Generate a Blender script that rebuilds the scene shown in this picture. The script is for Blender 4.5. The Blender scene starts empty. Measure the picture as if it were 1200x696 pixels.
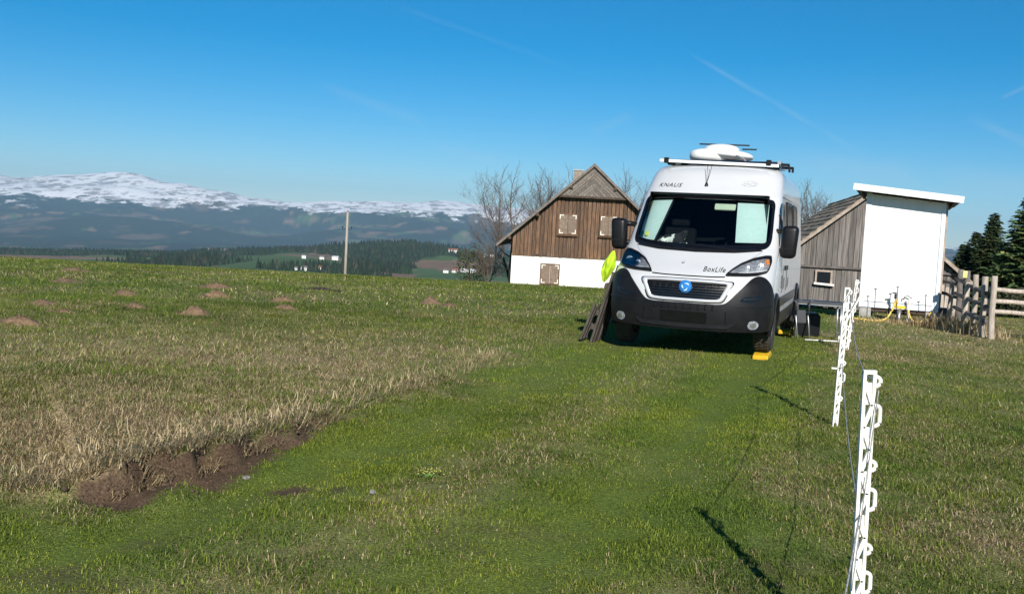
import bpy, bmesh, math, random
import numpy as np
from mathutils import Matrix, Vector, Quaternion
random.seed(7); RNG = np.random.default_rng(11)
S = bpy.context.scene
COL = S.collection
R = math.radians

# ------------------------------------------------------------------ camera
FPX = 1167.0; EYE = 1.45
pitch = math.atan((348-268)/FPX); roll = R(3.0)
fwd = Vector((0, math.cos(pitch), -math.sin(pitch)))
up0 = Vector((0, math.sin(pitch), math.cos(pitch))); rt0 = Vector((1, 0, 0))
rt = math.cos(roll)*rt0 + math.sin(roll)*up0
up = -math.sin(roll)*rt0 + math.cos(roll)*up0
cd = bpy.data.cameras.new('camera'); cam = bpy.data.objects.new('camera', cd); COL.objects.link(cam)
cam.matrix_world = Matrix(((rt.x, up.x, -fwd.x, 0), (rt.y, up.y, -fwd.y, 0), (rt.z, up.z, -fwd.z, EYE), (0, 0, 0, 1)))
cd.lens = 35.0; cd.sensor_width = 36; cd.clip_start = .05; cd.clip_end = 60000
S.camera = cam

# ------------------------------------------------------------------ sky, sun, exposure
SUN_EL = R(27.5); SUN_AZ = math.atan2(.075, -1)          # direction towards the sun: behind the camera, a little right
sun_dir = Vector((math.sin(SUN_AZ)*math.cos(SUN_EL), math.cos(SUN_AZ)*math.cos(SUN_EL), math.sin(SUN_EL)))
w = bpy.data.worlds.new('World'); S.world = w; w.use_nodes = True
nt = w.node_tree; nt.nodes.clear()
def N(tree, t, **kw):
    n = tree.nodes.new(t)
    for k, v in kw.items(): setattr(n, k, v)
    return n
sky = N(nt, 'ShaderNodeTexSky', sky_type='NISHITA', sun_disc=False, sun_elevation=SUN_EL, sun_rotation=SUN_AZ,
        altitude=1800, air_density=1.0, dust_density=0.0, ozone_density=5.0)
bg = N(nt, 'ShaderNodeBackground'); bg.inputs['Strength'].default_value = .078
wo = N(nt, 'ShaderNodeOutputWorld')
tc = N(nt, 'ShaderNodeTexCoord')
def pix(px, py):
    d = fwd + rt*((px-600)/FPX) - up*((py-348)/FPX); return d.normalized()
def wm(op, a, b=None, c=None):
    n = N(nt, 'ShaderNodeMath', operation=op)
    for i, v in enumerate((a, b, c)):
        if v is None: continue
        if isinstance(v, (int, float)): n.inputs[i].default_value = v
        else: nt.links.new(v, n.inputs[i])
    return n.outputs[0]
def wdot(vec):
    n = N(nt, 'ShaderNodeVectorMath', operation='DOT_PRODUCT'); nt.links.new(tc.outputs['Generated'], n.inputs[0]); n.inputs[1].default_value = vec
    return n.outputs['Value']
def sstep(v, a, b):
    n = N(nt, 'ShaderNodeMapRange', interpolation_type='SMOOTHSTEP'); nt.links.new(v, n.inputs['Value'])
    n.inputs['From Min'].default_value = a; n.inputs['From Max'].default_value = b
    return n.outputs['Result']
wn = N(nt, 'ShaderNodeTexNoise'); wn.inputs['Scale'].default_value = 22; wn.inputs['Detail'].default_value = 5
nt.links.new(tc.outputs['Generated'], wn.inputs['Vector'])
total = None
# contrails: bands along great circles of the sky dome (two directions, half width, strength)
for a, b, wd, st in [((398+400, 57), (1020, 186),  .0042, .13), ((362, 95), (508, 148), .0085, .10), ((1132, 136), (1230, 180), .006, .15),
                     ((880, 183), (1330, 232), .022, .13), ((440, -2), (680, 84), .005, .035), ((500, 171), (600, 192), .009, .08),
                     ((1170, 117), (1215, 96), .004, .12), ((690, 158), (745, 132), .008, .09)]:
    A, B = pix(*a), pix(*b); n = A.cross(B).normalized(); t = (B-A).normalized(); mid = (A+B).normalized(); L = (B-A).length/2
    dd = wm('ABSOLUTE', wdot(n)); dd = wm('ADD', dd, wm('MULTIPLY', wm('SUBTRACT', wn.outputs['Fac'], .5), wd*1.2))
    core = sstep(dd, wd, 0.0)
    al = wm('ABSOLUTE', wdot(t - mid*t.dot(mid)))
    win = sstep(al, L, L*.55)
    fr = wm('GREATER_THAN', wdot(mid), .5)
    m = wm('MULTIPLY', wm('MULTIPLY', wm('MULTIPLY', core, win), fr), wm('MULTIPLY', sstep(wn.outputs['Fac'], .25, .7), st))
    total = m if total is None else wm('ADD', total, m)
hsv = N(nt, 'ShaderNodeHueSaturation'); hsv.inputs['Saturation'].default_value = 1.4; hsv.inputs['Hue'].default_value = .491
nt.links.new(sky.outputs[0], hsv.inputs['Color'])
mx = N(nt, 'ShaderNodeMix', data_type='RGBA'); mx.inputs[7].default_value = (7.2, 7.6, 8.0, 1)
nt.links.new(total, mx.inputs[0]); nt.links.new(hsv.outputs[0], mx.inputs[6])
nt.links.new(mx.outputs[2], bg.inputs['Color']); nt.links.new(bg.outputs[0], wo.inputs['Surface'])
sl = bpy.data.lights.new('sun', 'SUN'); sl.energy = 5.0; sl.angle = R(.53); sl.color = (1, .94, .85)
so = bpy.data.objects.new('sun', sl); COL.objects.link(so); so.location = (10, -40, 30)
so.rotation_euler = sun_dir.to_track_quat('Z', 'Y').to_euler()
S.view_settings.view_transform = 'Standard'; S.view_settings.look = 'None'; S.view_settings.gamma = 1
S.view_settings.exposure = 0.32; S.view_settings.use_curve_mapping = False
S.render.engine = 'CYCLES'; S.cycles.max_bounces = 6; S.cycles.transparent_max_bounces = 8; S.cycles.volume_bounces = 0

# ------------------------------------------------------------------ helpers
def tag(o, label=None, cat=None, group=None, kind=None):
    if label: o['label'] = label
    if cat: o['category'] = cat
    if group: o['group'] = group
    if kind: o['kind'] = kind
    return o
def empty(name, loc, rz=0):
    o = bpy.data.objects.new(name, None); COL.objects.link(o); o.location = loc; o.rotation_euler = (0, 0, rz); o.empty_display_size = .2
    return o
def mesh(name, vs, fs, m=None, parent=None, smooth=False):
    me = bpy.data.meshes.new(name); me.from_pydata([tuple(map(float, v)) for v in vs], [], [tuple(map(int, f)) for f in fs]); me.update()
    return mobj(name, me, m, parent, smooth)
def mobj(name, me, m=None, parent=None, smooth=False, fix=True):
    if fix:
        bm = bmesh.new(); bm.from_mesh(me); bmesh.ops.recalc_face_normals(bm, faces=bm.faces); bm.to_mesh(me); bm.free()
    if smooth: me.shade_smooth()
    o = bpy.data.objects.new(name, me); COL.objects.link(o)
    if m: me.materials.append(m)
    if parent: o.parent = parent
    return o
class MB:
    def __init__(s): s.v = []; s.f = []
    def add(s, v, f):
        k = len(s.v); s.v += [tuple(p) for p in v]; s.f += [tuple(i+k for i in q) for q in f]; return s
    def box(s, c, d, rot=None):
        hx, hy, hz = d[0]/2, d[1]/2, d[2]/2
        vs = [Vector((x*hx, y*hy, z*hz)) for x in (-1, 1) for y in (-1, 1) for z in (-1, 1)]
        if rot is not None: vs = [rot @ v for v in vs]
        return s.add([Vector(c)+v for v in vs], [(0, 1, 3, 2), (4, 6, 7, 5), (0, 4, 5, 1), (2, 3, 7, 6), (0, 2, 6, 4), (1, 5, 7, 3)])
    def tube(s, pts, rad, n=8, cap=True):
        pts = [Vector(p) for p in pts]
        if not hasattr(rad, '__len__'): rad = [rad]*len(pts)
        rings = []
        for i, p in enumerate(pts):
            t = (pts[min(i+1, len(pts)-1)]-pts[max(i-1, 0)]).normalized()
            a = t.cross(Vector((0, 0, 1)) if abs(t.z) < .9 else Vector((1, 0, 0))).normalized(); b = t.cross(a)
            rings.append([p+(a*math.cos(2*math.pi*k/n)+b*math.sin(2*math.pi*k/n))*rad[i] for k in range(n)])
        vs = [v for r in rings for v in r]; fs = []
        for i in range(len(pts)-1):
            for k in range(n): fs.append((i*n+k, i*n+(k+1) % n, (i+1)*n+(k+1) % n, (i+1)*n+k))
        if cap: fs += [tuple(range(n))[::-1], tuple((len(pts)-1)*n+k for k in range(n))]
        return s.add(vs, fs)
    def lathe(s, prof, n=32, axis='x', c=(0, 0, 0), closed=False):
        vs = []; fs = []; m = len(prof)
        for k in range(n):
            a = 2*math.pi*k/n
            for r, h in prof:
                p = {'x': (h, r*math.cos(a), r*math.sin(a)), 'y': (r*math.cos(a), h, r*math.sin(a)), 'z': (r*math.cos(a), r*math.sin(a), h)}[axis]
                vs.append(Vector(c)+Vector(p))
        for k in range(n):
            for i in range(m if closed else m-1):
                j = (i+1) % m; fs.append((k*m+i, k*m+j, ((k+1) % n)*m+j, ((k+1) % n)*m+i))
        return s.add(vs, fs)
    def prism(s, poly, a, b):
        n = len(poly); vs = [Vector(p)+Vector(a) for p in poly]+[Vector(p)+Vector(b) for p in poly]
        return s.add(vs, [tuple(range(n)), tuple(range(2*n-1, n-1, -1))]+[(i, (i+1) % n, n+(i+1) % n, n+i) for i in range(n)])
    def obj(s, name, m=None, parent=None, smooth=False, bevel=0, seg=2):
        o = mesh(name, s.v, s.f, m, parent, smooth)
        if bevel:
            md = o.modifiers.new('bevel', 'BEVEL'); md.width = bevel; md.segments = seg; md.limit_method = 'ANGLE'
        return o
def sphere(c, r, nu=24, nv=14):
    c = Vector(c); vs = []; fs = []
    for j in range(nv+1):
        t = math.pi*j/nv
        for i in range(nu):
            a = 2*math.pi*i/nu; vs.append(c+Vector((r[0]*math.sin(t)*math.cos(a), r[1]*math.sin(t)*math.sin(a), r[2]*math.cos(t))))
    for j in range(nv):
        for i in range(nu): fs.append((j*nu+i, j*nu+(i+1) % nu, (j+1)*nu+(i+1) % nu, (j+1)*nu+i))
    return vs, fs

# ---- procedural materials
MATS = {}
def pm(name, c, c2=None, scale=6, rough=.6, metal=0, bump=0, bscale=None, stretch=(1, 1, 1), mixr=(.35, .65), coat=0, rnd=0, spec=.5, detail=5, emit=None):
    if name in MATS: return MATS[name]
    m = bpy.data.materials.new(name); m.use_nodes = True; t = m.node_tree; b = t.nodes['Principled BSDF']
    b.inputs['Roughness'].default_value = rough; b.inputs['Metallic'].default_value = metal
    b.inputs['Specular IOR Level'].default_value = spec; b.inputs['Coat Weight'].default_value = coat; b.inputs['Coat Roughness'].default_value = .06
    tcn = N(t, 'ShaderNodeTexCoord'); mp = N(t, 'ShaderNodeMapping'); mp.inputs['Scale'].default_value = stretch
    t.links.new(tcn.outputs['Object'], mp.inputs['Vector'])
    vec = mp.outputs[0]
    if rnd:
        oi = N(t, 'ShaderNodeObjectInfo'); ad = N(t, 'ShaderNodeVectorMath', operation='ADD'); sc = N(t, 'ShaderNodeVectorMath', operation='SCALE')
        cb = N(t, 'ShaderNodeCombineXYZ'); t.links.new(oi.outputs['Random'], cb.inputs[0]); t.links.new(oi.outputs['Random'], cb.inputs[1])
        t.links.new(cb.outputs[0], sc.inputs[0]); sc.inputs['Scale'].default_value = 37
        t.links.new(vec, ad.inputs[0]); t.links.new(sc.outputs[0], ad.inputs[1]); vec = ad.outputs[0]
    nz = N(t, 'ShaderNodeTexNoise'); nz.inputs['Scale'].default_value = scale; nz.inputs['Detail'].default_value = detail; nz.inputs['Roughness'].default_value = .6
    t.links.new(vec, nz.inputs['Vector'])
    c2 = c2 or tuple(x*.82 for x in c)
    rp = N(t, 'ShaderNodeValToRGB'); rp.color_ramp.elements[0].position = mixr[0]; rp.color_ramp.elements[1].position = mixr[1]
    rp.color_ramp.elements[0].color = (*c2, 1); rp.color_ramp.elements[1].color = (*c, 1)
    t.links.new(nz.outputs['Fac'], rp.inputs[0]); colr = rp.outputs[0]
    if rnd:
        hs = N(t, 'ShaderNodeHueSaturation'); mr = N(t, 'ShaderNodeMapRange'); t.links.new(oi.outputs['Random'], mr.inputs['Value'])
        mr.inputs['To Min'].default_value = 1-rnd; mr.inputs['To Max'].default_value = 1+rnd
        t.links.new(mr.outputs[0], hs.inputs['Value']); t.links.new(colr, hs.inputs['Color']); colr = hs.outputs[0]
    t.links.new(colr, b.inputs['Base Color'])
    if bump:
        n2 = N(t, 'ShaderNodeTexNoise'); n2.inputs['Scale'].default_value = bscale or scale*3; n2.inputs['Detail'].default_value = 4
        t.links.new(vec, n2.inputs['Vector']); bp = N(t, 'ShaderNodeBump'); bp.inputs['Strength'].default_value = bump; bp.inputs['Distance'].default_value = .02
        t.links.new(n2.outputs['Fac'], bp.inputs['Height']); t.links.new(bp.outputs[0], b.inputs['Normal'])
    MATS[name] = m; return m
def glass(name, tint, rough=.02, base=.04, refl=.5):
    m = bpy.data.materials.new(name); m.use_nodes = True; t = m.node_tree; t.nodes.clear()
    o = N(t, 'ShaderNodeOutputMaterial'); tr = N(t, 'ShaderNodeBsdfTransparent'); gl = N(t, 'ShaderNodeBsdfGlossy'); fr = N(t, 'ShaderNodeFresnel'); mxs = N(t, 'ShaderNodeMixShader')
    nz = N(t, 'ShaderNodeTexNoise'); nz.inputs['Scale'].default_value = 3; cr = N(t, 'ShaderNodeValToRGB')
    cr.color_ramp.elements[0].color = (*[x*.95 for x in tint], 1); cr.color_ramp.elements[1].color = (*tint, 1)
    t.links.new(nz.outputs[0], cr.inputs[0]); t.links.new(cr.outputs[0], tr.inputs['Color'])
    fr.inputs['IOR'].default_value = 1.45; gl.inputs['Roughness'].default_value = rough
    t.links.new(fr.outputs[0], mxs.inputs[0]); t.links.new(tr.outputs[0], mxs.inputs[1]); t.links.new(gl.outputs[0], mxs.inputs[2]); t.links.new(mxs.outputs[0], o.inputs[0])
    MATS[name] = m; return m

M_paint = pm('van_paint', (.60, .61, .62), (.57, .58, .59), scale=2.5, rough=.32, coat=.5)
M_plast = pm('black_plastic', (.012, .012, .0135), (.008, .008, .009), scale=9, rough=.36, bump=.04, bscale=120, spec=.22)
M_black = pm('black_trim', (.008, .008, .0095), (.006, .006, .007), scale=9, rough=.4, spec=.25)
M_frit = pm('windscreen_frit', (.006, .006, .008), (.005, .005, .006), scale=9, rough=.12)
M_chrome = pm('satin_chrome', (.72, .73, .75), (.66, .67, .69), scale=5, rough=.25, metal=.9)
M_silver = pm('silver_paint', (.74, .75, .77), (.70, .71, .73), scale=5, rough=.28, metal=.35, coat=.4)
M_rubber = pm('tyre_rubber', (.028, .027, .026), (.05, .045, .038), scale=14, rough=.85, bump=.2, bscale=60)
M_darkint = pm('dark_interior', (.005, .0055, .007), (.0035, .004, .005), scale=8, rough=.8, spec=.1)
M_dash = pm('dashboard_plastic', (.012, .013, .016), (.008, .009, .011), scale=12, rough=.7, spec=.2)
M_blind = pm('blind_fabric', (.50, .60, .57), (.46, .56, .53), scale=20, rough=.9)
M_visor = pm('visor_cloth', (.52, .56, .42), (.48, .52, .40), scale=14, rough=.9)
M_ws = glass('windscreen_glass', (.80, .90, .90))
M_lens = glass('lamp_lens', (.93, .95, .96))
M_sglass = pm('dark_side_glass', (.012, .016, .020), (.010, .013, .016), scale=2, rough=.06)
M_orange = pm('indicator_orange', (.75, .25, .06), (.6, .2, .05), scale=30, rough=.3)
M_reflector = pm('lamp_reflector', (.85, .88, .92), (.35, .38, .42), scale=40, rough=.35, metal=.7)
M_lampdark = pm('lamp_housing', (.34, .36, .40), (.13, .14, .16), scale=18, rough=.3)
M_blue = pm('emblem_blue', (.03, .22, .62), (.02, .15, .45), scale=16, rough=.2, coat=.6)
M_pale = pm('emblem_pale', (.55, .75, .92), (.45, .65, .85), scale=16, rough=.2)
M_letter = pm('lettering_dark', (.03, .032, .036), (.02, .022, .026), scale=20, rough=.35)
M_letg = pm('emblem_grey_line', (.42, .43, .45), (.36, .37, .39), scale=20, rough=.35)
M_domew = pm('dish_white', (.82, .82, .80), (.75, .75, .73), scale=4, rough=.4)
M_solar = pm('solar_cells', (.012, .016, .035), (.008, .012, .028), scale=12, rough=.15)
M_yel = pm('yellow_plastic', (.85, .55, .03), (.75, .46, .02), scale=10, rough=.45)
M_lime = pm('lime_fabric', (.55, .80, .03), (.42, .66, .02), scale=7, rough=.8, bump=.3, bscale=9)
M_darkwood = pm('dark_slat_wood', (.075, .062, .052), (.035, .029, .025), scale=5, rough=.8, stretch=(6, 6, .8), bump=.3, rnd=.25)
M_board = pm('house_board', (.175, .098, .054), (.060, .034, .020), scale=3.2, rough=.8, stretch=(5, 5, .45), bump=.35, bscale=10, rnd=.38)
M_hip = pm('hip_board', (.20, .175, .150), (.105, .088, .075), scale=4, rough=.85, stretch=(3, 3, 2), bump=.3, rnd=.25)
M_lime_wall = pm('limewash', (.80, .79, .76), (.60, .575, .53), scale=1.1, rough=.9, bump=.3, bscale=14, mixr=(.25, .55), detail=8)
M_shut = pm('shutter_wood', (.25, .185, .135), (.13, .095, .07), scale=5, rough=.8, stretch=(6, 6, 1), bump=.2, rnd=.15)
M_whitep = pm('white_paint_flaked', (.82, .79, .72), (.66, .60, .52), scale=16, rough=.7)
M_hroof = pm('house_roof', (.20, .17, .145), (.12, .10, .088), scale=5, rough=.9, bump=.4, bscale=12)
M_eave = pm('eave_wood', (.085, .058, .040), (.045, .030, .022), scale=5, rough=.85)
M_chim = pm('chimney_render', (.30, .25, .20), (.20, .165, .135), scale=7, rough=.9, bump=.3)
M_gutter = pm('gutter_metal', (.028, .026, .026), (.018, .017, .017), scale=6, rough=.5, metal=.2)
M_grey = pm('grey_barn_board', (.215, .195, .18), (.078, .068, .062), scale=2.6, rough=.88, stretch=(9, 9, .45), bump=.4, bscale=9, rnd=.28)
M_shingle = pm('roof_shingle', (.36, .28, .19), (.16, .125, .088), scale=4, rough=.9, stretch=(1, 3, 1), bump=.4, rnd=.22)
M_verge = pm('verge_wood', (.40, .33, .27), (.26, .21, .17), scale=6, rough=.85)
M_panelw = pm('white_sheet', (.80, .81, .82), (.66, .67, .67), scale=1.3, rough=.55, stretch=(3, 3, .5), mixr=(.25, .55), detail=7)
M_trimw = pm('white_trim', (.72, .77, .82), (.65, .70, .76), scale=4, rough=.5)
M_softwood = pm('roof_underside', (.14, .105, .08), (.075, .056, .044), scale=5, rough=.85)
M_conc = pm('concrete_block', (.42, .41, .39), (.30, .29, .275), scale=9, rough=.95, bump=.3)
M_fence = pm('fence_wood', (.50, .43, .36), (.30, .25, .215), scale=5, rough=.88, stretch=(5, 5, 1), bump=.35, rnd=.15)
M_fencedk = pm('old_rail_wood', (.17, .15, .14), (.085, .075, .07), scale=5, rough=.9, bump=.4, rnd=.2)
M_wpost = pm('white_plastic', (.80, .79, .75), (.58, .55, .48), scale=16, rough=.5, bump=.15, mixr=(.28, .52), detail=7)
M_wire = pm('polywire', (.42, .42, .42), (.16, .16, .16), scale=70, rough=.5)
M_hose = pm('yellow_hose', (.78, .58, .10), (.66, .46, .07), scale=9, rough=.45)
M_metal = pm('galvanised', (.52, .53, .54), (.40, .41, .42), scale=14, rough=.35, metal=.8)
M_pole = pm('pole_wood', (.40, .36, .31), (.27, .235, .20), scale=3, rough=.9, stretch=(6, 6, .6), bump=.3)
M_bark = pm('bare_bark', (.125, .098, .078), (.065, .052, .043), scale=8, rough=.9)
M_spbark = pm('spruce_bark', (.10, .075, .055), (.05, .038, .03), scale=8, rough=.95)
M_soil = pm('molehill_soil', (.235, .150, .085), (.105, .07, .042), scale=16, rough=.98, bump=.8, bscale=22)
M_stone = pm('pale_stone', (.30, .28, .25), (.17, .155, .14), scale=12, rough=.9, bump=.4)
M_cloth = pm('table_top', (.055, .055, .06), (.04, .04, .044), scale=8, rough=.55)
M_fcat = None

# ------------------------------------------------------------------ noise and ground height
_tab = RNG.random((256, 256))
def vnoise(x, y):
    x = np.asarray(x, float); y = np.asarray(y, float)
    xi = np.floor(x).astype(int); yi = np.floor(y).astype(int); fx = x-xi; fy = y-yi
    fx = fx*fx*(3-2*fx); fy = fy*fy*(3-2*fy)
    g = lambda a, b: _tab[a & 255, b & 255]
    return (g(xi, yi)*(1-fx)+g(xi+1, yi)*fx)*(1-fy)+(g(xi, yi+1)*(1-fx)+g(xi+1, yi+1)*fx)*fy
def fbm(x, y, o=4):
    s = 0; a = .5; t = 0
    for i in range(o): s = s+a*vnoise(x*2**i+17.3*i, y*2**i+9.1*i); t += a; a *= .5
    return s/t
def smooth(a, b, v):
    t = np.clip((v-a)/(b-a), 0, 1); return t*t*(3-2*t)
BK = np.array([(-9, 6.3), (-5, 5.55), (-2.75, 4.98), (-2.18, 4.84), (-1.98, 5.0), (-1.75, 5.45), (-1.45, 6.3), (-1.02, 7.8), (-.45, 9.5), (.3, 12.0), (.9, 14.0)])
BKA = np.array([0, 0, 0, .05, .125, .12, .075, .03, .012, 0, 0])
BKS = np.array([0, 0, 0, .0, .28, .34, .13, .0, 0, 0, 0])          # width of bare soil at the foot
def bank(x, y):
    """signed distance to the bank edge (positive up in the field), step height, soil width"""
    x = np.asarray(x, float); y = np.asarray(y, float)
    best = np.full(x.shape, 1e9); sg = np.zeros(x.shape); am = np.zeros(x.shape); sw = np.zeros(x.shape)
    for i in range(len(BK)-1):
        p, q = BK[i], BK[i+1]; d = q-p; L2 = (d**2).sum()
        t = np.clip(((x-p[0])*d[0]+(y-p[1])*d[1])/L2, 0, 1)
        dist = np.hypot(x-p[0]-t*d[0], y-p[1]-t*d[1]); cr = d[0]*(y-p[1])-d[1]*(x-p[0])
        k = dist < best
        best = np.where(k, dist, best); sg = np.where(k, np.sign(cr), sg)
        am = np.where(k, BKA[i]*(1-t)+BKA[i+1]*t, am); sw = np.where(k, BKS[i]*(1-t)+BKS[i+1]*t, sw)
    return best*sg, am, sw
def track_s(x, y): return (x-(2.145+.33*(y-12.37)-.012*np.maximum(0, 9-y)**2))*.95
def height(x, y):
    x = np.asarray(x, float); y = np.asarray(y, float)
    u = np.maximum(0, y-8); yc = np.minimum(u, 60)
    z = -.000774*yc**2 - (u-yc)*.0929
    z = z-.030*np.clip(x-4, 0, 8)-.012*np.clip(x-12, 0, 40)
    d, am, sw = bank(x, y)
    dn = d+(fbm(x*6, y*6, 4)-.5)*.26
    z = z+am*smooth(-.02, .02, dn)*np.exp(-np.maximum(d, 0)/7)
    fall = smooth(60, 20, y)
    z = z-.05*np.where(dn < 0, np.exp(-(dn/np.maximum(sw, .05))**2)*np.minimum(1, sw*3), 0)
    s = track_s(x, y)
    z = z-.035*(np.exp(-((s+.9)/.26)**2)+np.exp(-((s-.9)/.26)**2))*fall
    z = z+.06*np.exp(-(((x+1.72)/.16)**2+((y-5.12)/.2)**2))*(.6+.8*fbm(x*9, y*9, 3))+(fbm(x*.55, y*.55, 3)-.5)*.10*smooth(2, 7, np.abs(s)+.5)*fall+(fbm(x*3, y*3, 3)-.5)*.035
    return z
def hz(x, y): return float(height(np.array([x]), np.array([y]))[0])

# zone maps used by ground colour and grass alike: dryness, bare soil, blade height factor
def zones(x, y):
    d, am, sw = bank(x, y); s = track_s(x, y)
    n1 = fbm(x*.8+3, y*.8, 4); n2 = fbm(x*2.6+40, y*2.6+7, 3); n3 = fbm(x*7+5, y*7, 2); n0 = fbm(x*.25+8, y*.25+2, 3)
    bw_ = 1.1-1.0*smooth(.05, .11, am); left = smooth(-.5*bw_, 1.0*bw_, d+(n2-.5)*(.3+.9*bw_)+(n1-.5)*.9*bw_)
    dry_l = .80-.52*smooth(8.5, 16, y+(n1-.5)*7+np.maximum(0, -x-2)*.35)
    right = smooth(1.35, 1.9, s+(n2-.5)*.9)
    dry_r = .42+.15*smooth(10, 18, y)+(n0-.5)*.6
    dry_t = .04+.36*np.exp(-(s/.34)**2)
    dry = left*dry_l+(1-left)*(right*dry_r+(1-right)*dry_t)
    intr = (1-left)*(1-right); dry = dry+((n1-.5)*1.05+(n3-.5)*.5)*(1-.55*intr)
    dn = d+(fbm(x*6, y*6, 4)-.5)*.26
    soil = np.where(dn < .012, smooth(1.0, .55, -dn/np.maximum(sw, .03)), smooth(.07, .03, dn))*smooth(.0, .10, sw)
    for cx, cy, r, a in ((-1.10, 5.30, .20, 1), (-1.75, 3.85, .18, .5), (-1.55, 3.75, .16, .4), (-1.5, 4.28, .14, .35), (.05, 4.75, .2, .3), (-.25, 4.5, .18, .3), (1.3, 4.4, .14, .5)):
        rr = np.hypot((x-cx)*.75, (y-cy)*1.15)/r+(n3-.5)*1.1+(n2-.5)*1.2; soil = np.maximum(soil, a*smooth(1.1, .6, rr))
    soil = np.maximum(soil, .75*smooth(.70, .80, n2*.5+n3*.5+.12*left-.10))
    rut = np.exp(-((s+.9)/.3)**2)+np.exp(-((s-.9)/.3)**2)
    hf = 1.0-.42*np.clip(rut, 0, 1)*(1-left)-.15*intr+left*.35+.22*np.exp(-((d-.12)/.22)**2)*np.clip(am*8, 0, 1)
    return np.clip(dry, 0, 1), np.clip(soil, 0, 1), hf, left

def graded(lo, hi, dense, far):
    out = []
    for a, b, st in dense:
        out += list(np.arange(a, b, st))
    xs = list(out); v = out[-1]; st = dense[-1][2]
    while v < hi: st = min(st*1.12, far); v += st; xs.append(v)
    v = out[0]; st = dense[0][2]; pre = []
    while v > lo: st = min(st*1.12, far); v -= st; pre.append(v)
    return np.array(pre[::-1]+xs)
def grid_obj(name, X, Y, Z, m, cols=None):
    ny, nx = X.shape; v = np.stack([X, Y, Z], -1).reshape(-1, 3)
    i = np.arange(ny*nx).reshape(ny, nx); q = np.stack([i[:-1, :-1], i[:-1, 1:], i[1:, 1:], i[1:, :-1]], -1).reshape(-1, 4)
    me = bpy.data.meshes.new(name); fast(me, v, q)
    if cols is not None:
        a = me.color_attributes.new('col', 'FLOAT_COLOR', 'POINT'); a.data.foreach_set('color', np.concatenate([cols.reshape(-1, 3), np.ones((ny*nx, 1))], 1).astype(np.float32).ravel())
    me.shade_smooth(); return mobj(name, me, m, fix=False)
def fast(me, v, q):
    n = q.shape[1]; me.vertices.add(len(v)); me.vertices.foreach_set('co', v.astype(np.float32).ravel())
    me.loops.add(len(q)*n); me.loops.foreach_set('vertex_index', q.astype(np.int32).ravel())
    me.polygons.add(len(q)); me.polygons.foreach_set('loop_start', np.arange(0, len(q)*n, n, dtype=np.int32)); me.polygons.foreach_set('loop_total', np.full(len(q), n, np.int32))
    me.update(calc_edges=True)

G_GREEN = np.array((.112, .158, .028)); G_LIGHT = np.array((.190, .230, .050)); G_DARK = np.array((.058, .088, .020))
G_DRY = np.array((.60, .485, .295)); G_DRY2 = np.array((.39, .300, .170)); G_BROWN = np.array((.16, .108, .060)); G_SOIL = np.array((.100, .066, .042))

def vcol_mat(name, noise_scale, amt, bump=.5, bscale=30, rough=.95):
    m = bpy.data.materials.new(name); m.use_nodes = True; t = m.node_tree; b = t.nodes['Principled BSDF']; b.inputs['Roughness'].default_value = rough; b.inputs['Specular IOR Level'].default_value = .15
    at = N(t, 'ShaderNodeAttribute', attribute_name='col'); tcn = N(t, 'ShaderNodeTexCoord'); nz = N(t, 'ShaderNodeTexNoise'); nz.inputs['Scale'].default_value = noise_scale; nz.inputs['Detail'].default_value = 6; nz.inputs['Roughness'].default_value = .7
    t.links.new(tcn.outputs['Object'], nz.inputs['Vector']); mr = N(t, 'ShaderNodeMapRange'); mr.inputs['From Min'].default_value = .3; mr.inputs['From Max'].default_value = .7; mr.inputs['To Min'].default_value = 1-amt; mr.inputs['To Max'].default_value = 1+amt
    t.links.new(nz.outputs[0], mr.inputs[0]); vm = N(t, 'ShaderNodeVectorMath', operation='SCALE'); t.links.new(at.outputs['Color'], vm.inputs[0]); t.links.new(mr.outputs[0], vm.inputs['Scale']); t.links.new(vm.outputs[0], b.inputs['Base Color'])
    if bump:
        n2 = N(t, 'ShaderNodeTexNoise'); n2.inputs['Scale'].default_value = bscale; n2.inputs['Detail'].default_value = 5; t.links.new(tcn.outputs['Object'], n2.inputs['Vector'])
        bp = N(t, 'ShaderNodeBump'); bp.inputs['Strength'].default_value = bump; bp.inputs['Distance'].default_value = .03; t.links.new(n2.outputs[0], bp.inputs['Height']); t.links.new(bp.outputs[0], b.inputs['Normal'])
    return m

# ------------------------------------------------------------------ meadow
xs = graded(-95, 110, [(-3.6, .2, .05), (.2, 8, .14)], 4)
ys = graded(-30, 150, [(3.2, 8.2, .055), (8.2, 26, .16)], 4)
X, Y = np.meshgrid(xs, ys); Z = height(X, Y)
dry, soil, hf, left = zones(X, Y)
c = G_GREEN*.95*(1-dry[..., None])+G_DRY2*.8*dry[..., None]
far = smooth(14, 45, Y)[..., None]
c = c*(1-far)+(G_GREEN*1.2*(1-dry[..., None]*.6)+G_DRY2*dry[..., None]*.6)*far
rt_w = np.clip(np.exp(-((track_s(X, Y)+.9)/.3)**2)+np.exp(-((track_s(X, Y)-.9)/.3)**2), 0, 1)*(1-left)*(Y < 13); c = c*(1-.8*rt_w[..., None])+np.array((.118, .158, .028))*.8*rt_w[..., None]
c = c*(1-soil[..., None])+(G_SOIL*(.7+.6*fbm(X*5, Y*5, 3)[..., None]))*soil[..., None]
ground = grid_obj('meadow_ground', X, Y, Z, vcol_mat('meadow_soil', 70, .7, .45, 90), c)
tag(ground, kind='structure')

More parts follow.
